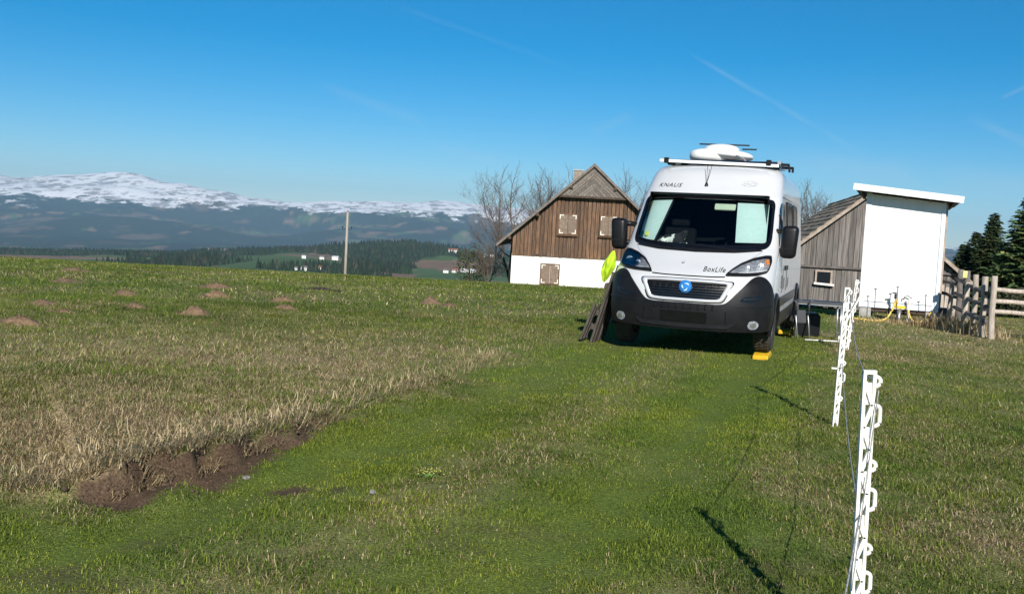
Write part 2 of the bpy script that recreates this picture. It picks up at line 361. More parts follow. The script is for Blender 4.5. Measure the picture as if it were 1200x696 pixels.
# ------------------------------------------------------------------ far terrain
LX = np.array([-900, -300, 0, 60, 150, 200, 250, 300, 340, 400, 450, 470, 520, 560, 620, 700, 900, 1100, 1300, 2000], float)
def lay(d): ks = sorted(d); return np.interp(LX, ks, [d[k] for k in ks])
LAY = [(100, lay({0: -82})), (300, lay({0: -92})), (700, lay({0: -80})),
       (1150, lay({0: -72, 300: -64, 400: -66, 480: -70, 540: -66, 620: -66, 1100: -48})),
       (1800, lay({0: -64, 150: -60, 280: -52, 330: -46, 400: -50, 480: -52, 530: -49, 600: -51, 700: -50, 1100: -36})),
       (2500, lay({0: -59, 100: -55, 200: -52, 300: -42, 400: -32, 470: -24, 515: -25, 540: -36, 600: -34, 700: -30, 1100: -26})),
       (3300, lay({0: -58, 150: -56, 300: -46, 400: -39, 470: -34, 560: -38, 700: -34, 1100: -28})),
       (5000, lay({0: -54, 150: -50, 300: -45, 560: -33, 1100: -22})), (7000, lay({0: -40, 300: -35, 560: -27, 1100: -16})),
       (9500, lay({0: -14, 300: -16, 560: -10, 1100: -9})), (12000, lay({-900: 10, 0: 13, 150: 15, 330: 5, 450: 9, 560: 13, 700: 10, 1100: -3})),
       (14000, lay({-900: 30, -300: 26, 0: 31, 60: 33, 150: 39, 200: 33, 250: 25, 300: 20, 340: 17, 400: 20, 450: 24, 520: 27, 560: 26, 620: 24, 700: 22, 900: 12, 1100: 2, 2000: 6})),
       (17500, lay({0: -5, 1100: -25}))]
LY = np.log([l[0] for l in LAY]); LV = np.array([l[1] for l in LAY])
def terr(X, Y):
    Yc = np.maximum(Y, 60); px = 600+FPX*X/Yc; ly = np.log(Yc)
    i = np.clip(np.searchsorted(LY, ly)-1, 0, len(LY)-2); t = np.clip((ly-LY[i])/(LY[i+1]-LY[i]), 0, 1); t = t*t*(3-2*t)*.6+t*.4
    j = np.clip(np.searchsorted(LX, px)-1, 0, len(LX)-2); u = np.clip((px-LX[j])/(LX[j+1]-LX[j]), 0, 1); u = u*u*(3-2*u)
    e = (LV[i, j]*(1-u)+LV[i, j+1]*u)*(1-t)+(LV[i+1, j]*(1-u)+LV[i+1, j+1]*u)*t
    z = EYE+e/FPX*Yc
    ramp = smooth(5500, 10500, Yc)*(1-.72*smooth(12000, 14000, Yc))
    rid = 1-np.abs(2*fbm(X/2600+5, Y/2600, 5)-1)
    z = z+ramp*((rid-.75)*330)+ramp*(fbm(X/420, Y/420, 4)-.5)*70
    z = z+smooth(11500, 13500, Yc)*((fbm(X/700+3, Y/700, 5)-.5)*85)
    z = z+smooth(500, 1500, Yc)*(1-smooth(4500, 6500, Yc))*(fbm(X/260, Y/260, 4)-.5)*16
    return z
pxs = np.arange(-760, 1960, 2.4); yy = np.exp(np.concatenate([np.linspace(math.log(130), math.log(900), 16, endpoint=False), np.linspace(math.log(900), math.log(6500), 62, endpoint=False), np.linspace(math.log(6500), math.log(17500), 84)]))
PX, Y = np.meshgrid(pxs, yy); X = (PX-600)/FPX*Y; Z = terr(X, Y)
def cover(X, Y):
    """1 = wood, 0 = field"""
    n = fbm(X/230+31, Y/300+11, 4); px = 600+FPX*X/np.maximum(Y, 1)
    bias = np.zeros_like(X)-.16*(1-smooth(1700, 2300, Y))
    bias += .20*np.exp(-((px-450)/70)**2)*smooth(2000, 2300, Y)*(1-smooth(3000, 3400, Y))      # wooded ridge
    bias += .34*np.exp(-((px-440)/50)**2)*smooth(1300, 1500, Y)*(1-smooth(2100, 2400, Y))
    bias += .10*smooth(2000, 2400, Y)*(1-smooth(330, 380, px))+.2*np.exp(-((px-215)/60)**2)*smooth(1500, 1700, Y)*(1-smooth(1900, 2100, Y))
    bias -= .25*np.exp(-((px-350)/45)**2)*smooth(1500, 1700, Y)*(1-smooth(1900, 2250, Y))
    bias -= .30*np.exp(-((px-528)/40)**2)*smooth(1200, 1300, Y)*(1-smooth(1900, 2150, Y))
    bias -= .22*np.exp(-((px-110)/40)**2)*smooth(2500, 2700, Y)*(1-smooth(3200, 3500, Y))
    bias += .12*smooth(5200, 6200, Y)
    return smooth(.47, .53, n+bias)
wood = cover(X, Y)
fn = fbm(X/180+3, Y/260+9, 2); fn2 = np.floor(fbm(X/150+60, Y/220+2, 2)*9)/9
fcol = np.where((fn2 > .5)[..., None], np.array((.20, .135, .085)), np.array((.075, .125, .042)))
fcol = fcol*(.8+.4*fn[..., None])
wcol = np.array((.022, .036, .020))*(.75+.5*fbm(X/60, Y/60, 3))[..., None]
clear = smooth(.62, .66, fbm(X/420+71, Y/520+13, 4))*smooth(5500, 7000, Y)
wcol = wcol*(1-clear[..., None])+np.array((.11, .085, .055))*clear[..., None]
snowl = np.clip((Z+(fbm(X/700+9, Y/900+4, 4)-.5)*260-20)/260+.35, 0, 1)*smooth(8200, 9800, Y)
c = fcol*(1-wood[..., None])+wcol*wood[..., None]
def terrain_mat():
    m = vcol_mat('terrain_cover', .02, .25, 0); t = m.node_tree; b = t.nodes['Principled BSDF']; old = b.inputs['Base Color'].links[0].from_socket
    at = N(t, 'ShaderNodeAttribute', attribute_name='snow'); tcn = N(t, 'ShaderNodeTexCoord')
    def nz(sc, stretch, det, off):
        mp = N(t, 'ShaderNodeMapping'); mp.inputs['Scale'].default_value = stretch; mp.inputs['Location'].default_value = (off, off*2, off*3); t.links.new(tcn.outputs['Object'], mp.inputs['Vector'])
        n = N(t, 'ShaderNodeTexNoise'); n.inputs['Scale'].default_value = sc; n.inputs['Detail'].default_value = det; n.inputs['Roughness'].default_value = .68; t.links.new(mp.outputs[0], n.inputs['Vector']); return n.outputs['Fac']
    def ma(op, a, b_, c_=None):
        n = N(t, 'ShaderNodeMath', operation=op)
        for i, v in enumerate((a, b_, c_)):
            if v is None: continue
            if isinstance(v, (int, float)): n.inputs[i].default_value = v
            else: t.links.new(v, n.inputs[i])
        return n.outputs[0]
    def ss(v, a, b_):
        n = N(t, 'ShaderNodeMapRange', interpolation_type='SMOOTHSTEP'); t.links.new(v, n.inputs['Value']); n.inputs['From Min'].default_value = a; n.inputs['From Max'].default_value = b_; return n.outputs[0]
    f1 = nz(.0032, (1, .55, 2.2), 6, 3); f2 = nz(.011, (1, .5, 2.0), 5, 31); f3 = nz(.0045, (1, .45, 2.5), 6, 77)
    val = ma('ADD', at.outputs['Fac'], ma('MULTIPLY', ma('SUBTRACT', f1, .5), 1.9)); val = ma('ADD', val, ma('MULTIPLY', ma('SUBTRACT', f2, .5), .8))
    cov = ma('MULTIPLY', ss(val, .50, .62), ss(at.outputs['Fac'], .02, .12))
    rock = ma('MULTIPLY', ss(ma('ADD', ma('MULTIPLY', f3, .6), ma('MULTIPLY', f2, .4)), .485, .565), .74)
    m1 = N(t, 'ShaderNodeMix', data_type='RGBA'); t.links.new(rock, m1.inputs[0]); m1.inputs[6].default_value = (.86, .86, .87, 1); m1.inputs[7].default_value = (.13, .105, .09, 1)
    m2 = N(t, 'ShaderNodeMix', data_type='RGBA'); t.links.new(cov, m2.inputs[0]); t.links.new(old, m2.inputs[6]); t.links.new(m1.outputs[2], m2.inputs[7]); t.links.new(m2.outputs[2], b.inputs['Base Color']); return m
terrain = grid_obj('valley_and_mountain_terrain', X, Y, Z, terrain_mat(), c)
sa = terrain.data.attributes.new('snow', 'FLOAT', 'POINT'); sa.data.foreach_set('value', snowl.astype(np.float32).ravel())
tag(terrain, kind='structure')

# far woods: small conifer cones standing on the wooded slopes, one mass
def far_wood():
    n = 120000
    Yt = np.exp(RNG.uniform(math.log(1150), math.log(4300), n)); Xt = (RNG.uniform(-500, 1750, n)-600)/FPX*Yt
    keep = (cover(Xt, Yt) > .5) & (RNG.random(n) < np.clip(Yt/3400, .25, 1)); Xt, Yt = Xt[keep], Yt[keep]
    Zt = terr(Xt, Yt)-1; k = len(Xt); h = RNG.uniform(7, 15, k)*(1+.3*(vnoise(Xt/70, Yt/70)-.5)); r = h*RNG.uniform(.20, .32, k); a0 = RNG.uniform(0, 6.28, k); ns = 5
    v = np.zeros((k, ns+1, 3)); f = np.zeros((k, ns, 3), int)
    for i in range(ns):
        a = a0+i*2*math.pi/ns; v[:, i] = np.stack([Xt+r*np.cos(a), Yt+r*np.sin(a), Zt], 1)
    v[:, ns] = np.stack([Xt, Yt, Zt+h], 1); b = np.arange(k)*(ns+1)
    for i in range(ns): f[:, i] = np.stack([b+i, b+(i+1) % ns, b+ns], 1)
    me = bpy.data.meshes.new('far_wood'); fast(me, v.reshape(-1, 3), f.reshape(-1, 3))
    g = RNG.uniform(.6, 1.35, k); cc = np.array((.022, .038, .018))*g[:, None]; br = RNG.random(k) < .12; cc[br] = np.array((.05, .045, .030))*g[br, None]
    a = me.color_attributes.new('col', 'FLOAT_COLOR', 'POINT'); a.data.foreach_set('color', np.repeat(np.concatenate([cc, np.ones((k, 1))], 1), ns+1, 0).astype(np.float32).ravel())
    o = mobj('far_wood', me, vcol_mat('far_wood_green', .2, .2, 0), fix=False)
    tag(o, 'dark conifer woods spread over the valley slopes', 'forest', kind='stuff'); return k
NW = far_wood()

# ------------------------------------------------------------------ grass: real blades, three rings of distance
def grass_mat():
    m = bpy.data.materials.new('grass_blade'); m.use_nodes = True; t = m.node_tree; t.nodes.clear()
    o = N(t, 'ShaderNodeOutputMaterial'); at = N(t, 'ShaderNodeAttribute', attribute_name='col'); d = N(t, 'ShaderNodeBsdfDiffuse'); tr = N(t, 'ShaderNodeBsdfTranslucent'); ms = N(t, 'ShaderNodeMixShader'); ms.inputs[0].default_value = .28
    t.links.new(at.outputs['Color'], d.inputs['Color']); t.links.new(at.outputs['Color'], tr.inputs['Color']); t.links.new(d.outputs[0], ms.inputs[1]); t.links.new(tr.outputs[0], ms.inputs[2]); t.links.new(ms.outputs[0], o.inputs[0]); return m
M_grass = grass_mat()
def scatter(n, y0, y1, margin=1.25):
    y = np.sqrt(RNG.uniform(y0*y0, y1*y1, n)); u = RNG.uniform(-1, 1, n); x = y*u*.58
    side = RNG.random(n) < (.26 if y0 < 9 else .14); x = np.where(side, np.sign(u)*(y*.57+np.abs(u)*2.1), x); return x, y
def blade_mesh(name, x, y, z, L, wd, lean, col, seg=2, az=None):
    k = len(x); a = RNG.uniform(0, 2*math.pi, k) if az is None else az; wa = a+RNG.uniform(-.6, .6, k)+math.pi/2
    dx, dy = np.cos(a), np.sin(a); wx, wy = np.cos(wa)*wd/2, np.sin(wa)*wd/2
    if seg == 2:
        v = np.zeros((k, 5, 3))
        hx = np.sin(lean*.5)*L*.55; hzv = np.cos(lean*.5)*L*.55; tx = hx+np.sin(np.minimum(lean*1.6, 1.75))*L*.45; tz = hzv+np.cos(np.minimum(lean*1.6, 1.75))*L*.45
        v[:, 0] = np.stack([x-wx, y-wy, z], 1); v[:, 1] = np.stack([x+wx, y+wy, z], 1)
        v[:, 2] = np.stack([x+dx*hx+wx*.8, y+dy*hx+wy*.8, z+hzv], 1); v[:, 3] = np.stack([x+dx*hx-wx*.8, y+dy*hx-wy*.8, z+hzv], 1)
        v[:, 4] = np.stack([x+dx*tx, y+dy*tx, z+tz], 1); b = np.arange(k)*5
        f = np.concatenate([np.stack([b, b+1, b+2], 1), np.stack([b, b+2, b+3], 1), np.stack([b+3, b+2, b+4], 1)]); nv = 5
    else:
        v = np.zeros((k, 3, 3)); v[:, 0] = np.stack([x-wx, y-wy, z], 1); v[:, 1] = np.stack([x+wx, y+wy, z], 1)
        v[:, 2] = np.stack([x+dx*np.sin(lean)*L, y+dy*np.sin(lean)*L, z+np.cos(lean)*L], 1); b = np.arange(k)*3; f = np.stack([b, b+1, b+2], 1); nv = 3
    me = bpy.data.meshes.new(name); fast(me, v.reshape(-1, 3), f)
    ca = me.color_attributes.new('col', 'FLOAT_COLOR', 'POINT'); ca.data.foreach_set('color', np.repeat(np.concatenate([col, np.ones((k, 1))], 1), nv, 0).astype(np.float32).ravel())
    return mobj(name, me, M_grass, fix=False)
def ring(name, n, y0, y1, Lm, wm_, seg, label, flat=0):
    x, y = scatter(n, y0, y1); dry, soil, hf, left = zones(x, y)
    clump = fbm(x*5+90, y*5, 3)
    keep = (RNG.random(n) > soil*1.05) & (RNG.random(n) < .35+1.3*clump)
    if name == 'broad_leaves': keep &= (fbm(x*2+12, y*2+44, 3) > .56)
    x, y, dry, hf, left, clump = [q[keep] for q in (x, y, dry, hf, left, clump)]; k = len(x)
    z = height(x, y)-.004
    isdry = RNG.random(k) < dry**1.15*(.9 if name != 'broad_leaves' else .15)
    g = RNG.random(k)[:, None]; g2 = RNG.random(k)
    gr = np.where((g2 < .30)[:, None], G_DARK, np.where((g2 < .75)[:, None], G_GREEN, G_LIGHT))*(.75+.55*g)
    tint = fbm(x*.5+20, y*.5+5, 3)[:, None]; tint2 = fbm(x*2.2+70, y*2.2+15, 3)[:, None]; gr = gr*(.40+.65*tint+.65*tint2); gr = gr*(1+(tint2-.5)*np.array((.5, .1, -.2)))
    s_ = track_s(x, y)[:, None]; yel = np.exp(-(np.maximum(np.abs(s_)-1.1, 0)/.45)**2)*(1-left[:, None]); gr = gr*(1+yel*np.array((.26, .22, -.02)))
    rutw = np.clip(np.exp(-((s_+.9)/.3)**2)+np.exp(-((s_-.9)/.3)**2), 0, 1)*(1-left[:, None]); gr = gr*(1+rutw*np.array((.12, .08, 0)))
    dc = np.where((RNG.random(k) < .30)[:, None], G_DRY, np.where((RNG.random(k) < .6)[:, None], G_DRY2, G_BROWN))*(.7+.6*g)
    col = np.where(isdry[:, None], dc, gr)
    L = Lm*hf*RNG.uniform(.45, 1.35, k)*(.35+1.3*clump)*np.where(RNG.random(k) < .03, 1.7, 1)*np.where(isdry, 1.15, 1.0)
    lean = np.where(isdry, RNG.uniform(.6, 1.5, k), RNG.uniform(.2, 1.25, k)); lean = np.minimum(lean+flat, 1.5); wd = wm_*RNG.uniform(.7, 1.35, k)
    o = blade_mesh(name, x, y, z, L, wd, lean, col, seg); tag(o, label, 'grass', kind='stuff')
ring('ground_thatch', 500000, 3.2, 9.5, .026, .0054, 1, 'dense low thatch of short blades and moss between the grass', .35)
ring('broad_leaves', 60000, 3.2, 9.0, .020, .013, 1, 'small broad clover and plantain leaves among the grass', .5)
ring('near_grass', 380000, 3.2, 8.5, .036, .0032, 2, 'short mixed green and straw blades across the meadow foreground')
ring('middle_grass', 460000, 8.5, 17, .038, .0068, 1, 'short mixed green and straw blades around the van')
ring('distant_grass', 440000, 17, 52, .044, .019, 1, 'short green blades out to the brow of the meadow')
# long pale straw lying over the lip of the bank
def lip():
    n = 26000; t = RNG.uniform(0, 1, n); seg = np.cumsum(np.r_[0, np.hypot(*np.diff(BK, axis=0).T)]); u = t*(seg[-2]-seg[1])+seg[1]
    bx = np.interp(u, seg, BK[:, 0]); by = np.interp(u, seg, BK[:, 1]); am = np.interp(u, seg, BKA)
    off = np.abs(RNG.normal(0, .30, n))-.04; x = bx-off*.9+RNG.normal(0, .05, n); y = by+off*.45+RNG.normal(0, .05, n)
    d, _, _ = bank(x, y); k = (d > -.03) & (RNG.random(n) < np.clip(am*7, .1, 1)) & (fbm(x*4, y*4, 2) > .36); x, y, d = x[k], y[k], d[k]; n = len(x)
    az = np.where(d < .14, -.5, RNG.uniform(0, 6.28, n))+RNG.normal(0, .8, n)
    g = RNG.random(n)[:, None]; col = np.where(g < .45, G_DRY*1.1, G_DRY2)*(.7+.6*RNG.random(n)[:, None])
    o = blade_mesh('dry_straw', x, y, height(x, y), RNG.uniform(.06, .17, n), RNG.uniform(.003, .006, n), RNG.uniform(.7, 1.5, n), col, 2, az)
    tag(o, 'long pale dead grass hanging over the bank edge', 'dry grass', kind='stuff')
lip()
def weeds(name, n, cx, cy, rx, ry, L0, L1, wd, label, cols=(G_DRY, G_DRY2), lean=(.1, .9)):
    x = cx+RNG.normal(0, rx, n); y = cy+RNG.normal(0, ry, n); g = RNG.random(n)[:, None]
    col = np.where(g < .5, cols[0], cols[1])*(.7+.6*RNG.random(n)[:, None])
    o = blade_mesh(name, x, y, height(x, y), RNG.uniform(L0, L1, n), wd*RNG.uniform(.7, 1.4, n), RNG.uniform(*lean, n), col, 2)
    return tag(o, label, 'dry grass', kind='stuff')

# ------------------------------------------------------------------ camper van
VAN_POS = Vector((2.145, 12.371, -.034)); VAN_YAW = R(19.34)
# body surface (ported from a parametric outline: horizontal slices, s = arc length from the middle of the nose)
def pchip(xs, ys):
    xs = np.array(xs, float); ys = np.array(ys, float); h = np.diff(xs); d = np.diff(ys)/h
    m = np.zeros(len(xs)); m[0] = d[0]; m[-1] = d[-1]
    for i in range(1, len(xs)-1):
        if d[i-1]*d[i] > 0: w1 = 2*h[i]+h[i-1]; w2 = h[i]+2*h[i-1]; m[i] = (w1+w2)/(w1/d[i-1]+w2/d[i])
    def f(x):
        x = min(max(x, xs[0]), xs[-1]); i = min(max(int(np.searchsorted(xs, x))-1, 0), len(xs)-2); t = (x-xs[i])/h[i]; t2 = t*t; t3 = t2*t
        return (2*t3-3*t2+1)*ys[i]+(t3-2*t2+t)*h[i]*m[i]+(-2*t3+3*t2)*ys[i+1]+(t3-t2)*h[i]*m[i+1]
    return f
vYC = pchip([.2, .32, .45, .62, .80, .93, 1.00, 1.07, 1.16, 1.28, 1.36, 1.395, 1.43, 1.75, 2.07, 2.13, 2.22, 2.33, 2.44, 2.51, 2.56],
            [.09, .03, .005, 0, .015, .045, .10, .20, .36, .57, .71, .77, .815, 1.14, 1.46, 1.53, 1.64, 1.77, 1.92, 2.08, 2.40])
vWD = pchip([.2, .35, .6, 1.0, 1.4, 2.0, 2.25, 2.38, 2.46, 2.52, 2.55, 2.56], [.97, 1.0, 1.025, 1.025, 1.005, .96, .935, .915, .885, .82, .74, .66])
vD = pchip([.2, .6, 1.0, 1.4, 2.07, 2.3, 2.56], [.52, .55, .55, .46, .40, .42, .40])
VN = 2.35; VL = 5.98
PHI = np.linspace(0, math.pi/2, 40); _sx = np.sin(PHI)**(2/VN); _sy = 1-np.cos(PHI)**(2/VN); _oc = {}
def outline(z):
    k = round(z, 4)
    if k not in _oc:
        W = vWD(z); y0 = vYC(z); D = vD(z); x = np.append(W*_sx, W); y = np.append(y0+D*_sy, VL)
        _oc[k] = (x, y, np.concatenate([[0], np.cumsum(np.hypot(np.diff(x), np.diff(y)))]))
    return _oc[k]
def VP(s, z):
    x, y, A = outline(z); a = abs(s); return Vector((np.interp(a, A, x)*(1 if s >= 0 else -1), np.interp(a, A, y), z))
def VPn(s, z):
    e = .012; a = VP(s+e, z)-VP(s-e, z); b = VP(s, min(z+e, 2.5599))-VP(s, z-e); return a.cross(b).normalized()
def s_of_y(y, z, side=1):
    x, Yv, A = outline(z); return side*float(np.interp(y, Yv, A))
def surf(u, v, off, mode):
    s = u if mode == 'f' else s_of_y(u, v, 1 if mode == 'r' else -1)
    return VP(s, v)+VPn(s, v)*off
def clip(poly, x0, x1, z0, z1):
    for ax, lim, sg in ((0, x0, 1), (0, x1, -1), (1, z0, 1), (1, z1, -1)):
        out = []; n = len(poly)
        for i in range(n):
            p, q = poly[i], poly[(i+1) % n]; a = (p[ax]-lim)*sg; b = (q[ax]-lim)*sg
            if a >= 0: out.append(p)
            if (a >= 0) != (b >= 0): t = a/(a-b); out.append((p[0]+(q[0]-p[0])*t, p[1]+(q[1]-p[1])*t))
        poly = out
        if len(poly) < 3: return []
    return poly
def roundpoly(poly, r=.03, n=5):
    out = []; k = len(poly)
    for i in range(k):
        p0, p, p1 = Vector(poly[i-1]), Vector(poly[i]), Vector(poly[(i+1) % k]); a = p0-p; b = p1-p
        rr = min(r, a.length*.45, b.length*.45); A = p+a.normalized()*rr; B = p+b.normalized()*rr
        for j in range(n+1): t = j/n; q = A*(1-t)**2+p*2*t*(1-t)+B*t*t; out.append((q.x, q.y))
    return out
def patch(name, poly, off, thick, m, parent, mode='f', cell=.045, smoothsh=True):
    bm = bmesh.new(); xs_ = [p[0] for p in poly]; zs_ = [p[1] for p in poly]
    nx = max(1, math.ceil((max(xs_)-min(xs_))/cell)); nz = max(1, math.ceil((max(zs_)-min(zs_))/cell))
    dx = (max(xs_)-min(xs_))/nx; dz = (max(zs_)-min(zs_))/nz; cache = {}
    def vert(p):
        k = (round(p[0], 4), round(p[1], 4))
        if k not in cache: cache[k] = bm.verts.new(surf(p[0], p[1], off, mode))
        return cache[k]
    for i in range(nx):
        for j in range(nz):
            c_ = clip(poly, min(xs_)+i*dx, min(xs_)+(i+1)*dx, min(zs_)+j*dz, min(zs_)+(j+1)*dz)
            if len(c_) < 3: continue
            vs = []
            for p in c_:
                q = vert(p)
                if q not in vs: vs.append(q)
            if len(vs) >= 3:
                try: bm.faces.new(vs)
                except ValueError: pass
    for e in list(bm.edges): pass
    return finish(bm, name, thick, m, parent, mode, smoothsh)
def finish(bm, name, thick, m, parent, mode, smoothsh=True):
    bmesh.ops.recalc_face_normals(bm, faces=bm.faces)
    bm.normal_update(); tot = Vector()
    for f in bm.faces: tot += f.normal*f.calc_area()
    ref = {'f': Vector((0, -1, .2)), 'r': Vector((1, 0, 0)), 'l': Vector((-1, 0, 0))}[mode]
    if tot.dot(ref) < 0: bmesh.ops.reverse_faces(bm, faces=bm.faces)
    bm.normal_update()
    for f in bm.faces: f.smooth = smoothsh
    if thick:
        be = [e for e in bm.edges if len(e.link_faces) == 1]; vn = {}
        for e in be:
            for v in e.verts: vn[v] = v.normal.copy()
        r = bmesh.ops.extrude_edge_only(bm, edges=be); nv = [g for g in r['geom'] if isinstance(g, bmesh.types.BMVert)]
        src = {tuple(round(c_, 5) for c_ in v.co): n for v, n in vn.items()}
        for v in nv: v.co -= src.get(tuple(round(c_, 5) for c_ in v.co), Vector((0, 0, 0)))*thick
        for g in r['geom']:
            if isinstance(g, bmesh.types.BMFace): g.smooth = False
        for e in be: e.smooth = False
    me = bpy.data.meshes.new(name); bm.to_mesh(me); bm.free(); return mobj(name, me, m, parent, fix=False)
def ringpatch(name, outer, inner, off, thick, m, parent, mode='f', nsub=3, crown=0):
    bm = bmesh.new(); k = len(outer); rows = []
    for j in range(nsub+1):
        t = j/nsub; rows.append([bm.verts.new(surf(o[0]*(1-t)+i[0]*t, o[1]*(1-t)+i[1]*t, off+crown*math.sin(math.pi*t), mode)) for o, i in zip(outer, inner)])
    for j in range(nsub):
        for i in range(k): bm.faces.new((rows[j][i], rows[j][(i+1) % k], rows[j+1][(i+1) % k], rows[j+1][i]))
    return finish(bm, name, thick, m, parent, mode)
def dens(poly, step=.03):
    out = []
    for i in range(len(poly)):
        a, b = poly[i], poly[(i+1) % len(poly)]; n = max(1, int(math.hypot(b[0]-a[0], b[1]-a[1])/step))
        out += [(a[0]+(b[0]-a[0])*t/n, a[1]+(b[1]-a[1])*t/n) for t in range(n)]
    return out
def sym(half): return half+[(-x, z) for x, z in half[::-1] if abs(x) > 1e-6]
def inpoly(p, poly):
    x, y = p; r = False; n = len(poly)
    for i in range(n):
        (x1, y1), (x2, y2) = poly[i], poly[(i+1) % n]
        if (y1 > y) != (y2 > y) and x < (x2-x1)*(y-y1)/(y2-y1)+x1: r = not r
    return r
def shrink(poly, dx, dzt, dzb, c_=(0, 1.72)):
    out = []
    for x, z in poly: out.append((x-math.copysign(dx, x)*min(1, abs(x)/.3), z-dzt if z > c_[1] else z+dzb))
    return out

van = empty('camper_van', VAN_POS, -VAN_YAW)
tag(van, 'white panel camper van with black bumper and roof dish parked on the grass track', 'van')
WS = sym([(0, 2.09), (.3, 2.09), (.6, 2.085), (.80, 2.078), (.895, 2.06), (.93, 2.0), (.935, 1.85), (.95, 1.65), (.955, 1.52), (.94, 1.45), (.89, 1.405), (.75, 1.375), (.5, 1.35), (.25, 1.338), (0, 1.335)])
WS = dens(roundpoly(WS, .03, 3), .03)
# inner outline with matched vertices: scale towards the middle
WS = [(x, z-.018) for x, z in WS]
def wsin(dx, dt, db):
    out = []
    for x, z in WS:
        z = z+.018; t = (z-1.335)/(2.09-1.335); ix = x*(1-dx/.92); zz = (1.335+db)+t*((2.09-dt)-(1.335+db))-.018; out.append((ix, zz))
    return out
WSI = wsin(.045, .045, .085); WSD = wsin(.03, .03, .06)
WHEELS = [(.95, .355), (4.985, .355)]; RARCH = .415
def build_body():
    zl = list(np.arange(.395, 1.33, .032))+list(np.arange(1.335, 1.45, .015))+list(np.arange(1.45, 2.07, .032))+list(np.arange(2.07, 2.44, .022))+[2.45, 2.47, 2.485, 2.50, 2.512, 2.524, 2.534, 2.543, 2.55, 2.556, 2.5599]
    ph = np.linspace(0, math.pi/2, 34); fx = np.sin(ph)**(2/VN); fy = 1-np.cos(ph)**(2/VN); ns = 120; rd = .13
    rows = []
    for z in zl:
        W = vWD(z); y0 = vYC(z); D = vD(z); half = [(W*a, y0+D*b) for a, b in zip(fx, fy)]
        y1 = VL-rd; half += [(W, y0+D+(y1-y0-D)*k/ns) for k in range(1, ns+1)]
        half += [(W-rd*(1-math.cos(a)), y1+rd*math.sin(a)) for a in np.linspace(0, math.pi/2, 7)[1:]]
        half += [((W-rd)*k/6, VL) for k in range(5, -1, -1)]
        full = half+[(-x, y) for x, y in half[-2:0:-1]]; rows.append([(x, y, z) for x, y in full])
    bm = bmesh.new(); vr = [[bm.verts.new(p) for p in r] for r in rows]; n = len(rows[0])
    for j in range(len(rows)-1):
        for i in range(n):
            q = (vr[j][i], vr[j][(i+1) % n], vr[j+1][(i+1) % n], vr[j+1][i]); cc = sum((v.co for v in q), Vector())/4
            if abs(cc.x) > .8 and any(math.hypot(cc.y-wy, cc.z-wz) < RARCH for wy, wz in WHEELS): continue
            if 1.28 < cc.z < 2.12 and cc.y < 2.0:
                s = math.copysign(float(np.interp(cc.y, outline(cc.z)[1], outline(cc.z)[2])), cc.x) if abs(cc.x) > .7*vWD(cc.z) else math.copysign(float(np.interp(abs(cc.x), outline(cc.z)[0][:38], outline(cc.z)[2][:38])), cc.x)
                if inpoly((s, cc.z), WSD): continue
            f = bm.faces.new(q); f.smooth = True
    f = bm.faces.new(vr[-1]); f.smooth = True
    for f in bm.faces: f.normal_update()
    bmesh.ops.recalc_face_normals(bm, faces=bm.faces)
    me = bpy.data.meshes.new('body'); bm.to_mesh(me); bm.free(); return mobj('body', me, M_paint, van, fix=False)
body = build_body()
# windscreen
ws = patch('windshield', wsin(.02, .02, .03), .004, 0, M_ws, van)
ringpatch('frame', WS, WSI, .007, .014, M_frit, ws, nsub=5)
def wiper(x0, x1, z0, z1):
    b = MB(); pts = [surf(x0+(x1-x0)*t, z0+(z1-z0)*t, .025, 'f') for t in np.linspace(0, 1, 9)]; b.tube(pts, [.010]+[.007]*8, 6)
    return b.obj('wiper', M_black, ws)
wiper(-.30, -.86, 1.347, 1.442); wiper(.42, -.16, 1.344, 1.377)
patch('cowl', roundpoly(sym([(0, 1.344), (.5, 1.355), (.8, 1.374), (.85, 1.357), (.5, 1.317), (0, 1.304)]), .01, 2), .010, .008, M_plast, van)
# bonnet shut line, side gaps in grey
patch('bonnet_gap', sym([(0, 1.018), (.3, 1.020), (.46, 1.028), (.46, 1.014), (.3, 1.006), (0, 1.004)]), .0015, 0, M_black, van, cell=.03)
for sg in (1, -1):
    patch('bonnet_gap', [(sg*x, z) for x, z in [(.60, 1.185), (.615, 1.185), (.80, 1.30), (.86, 1.36), (.845, 1.36), (.785, 1.305)]], .0015, 0, M_letg, van, cell=.03)
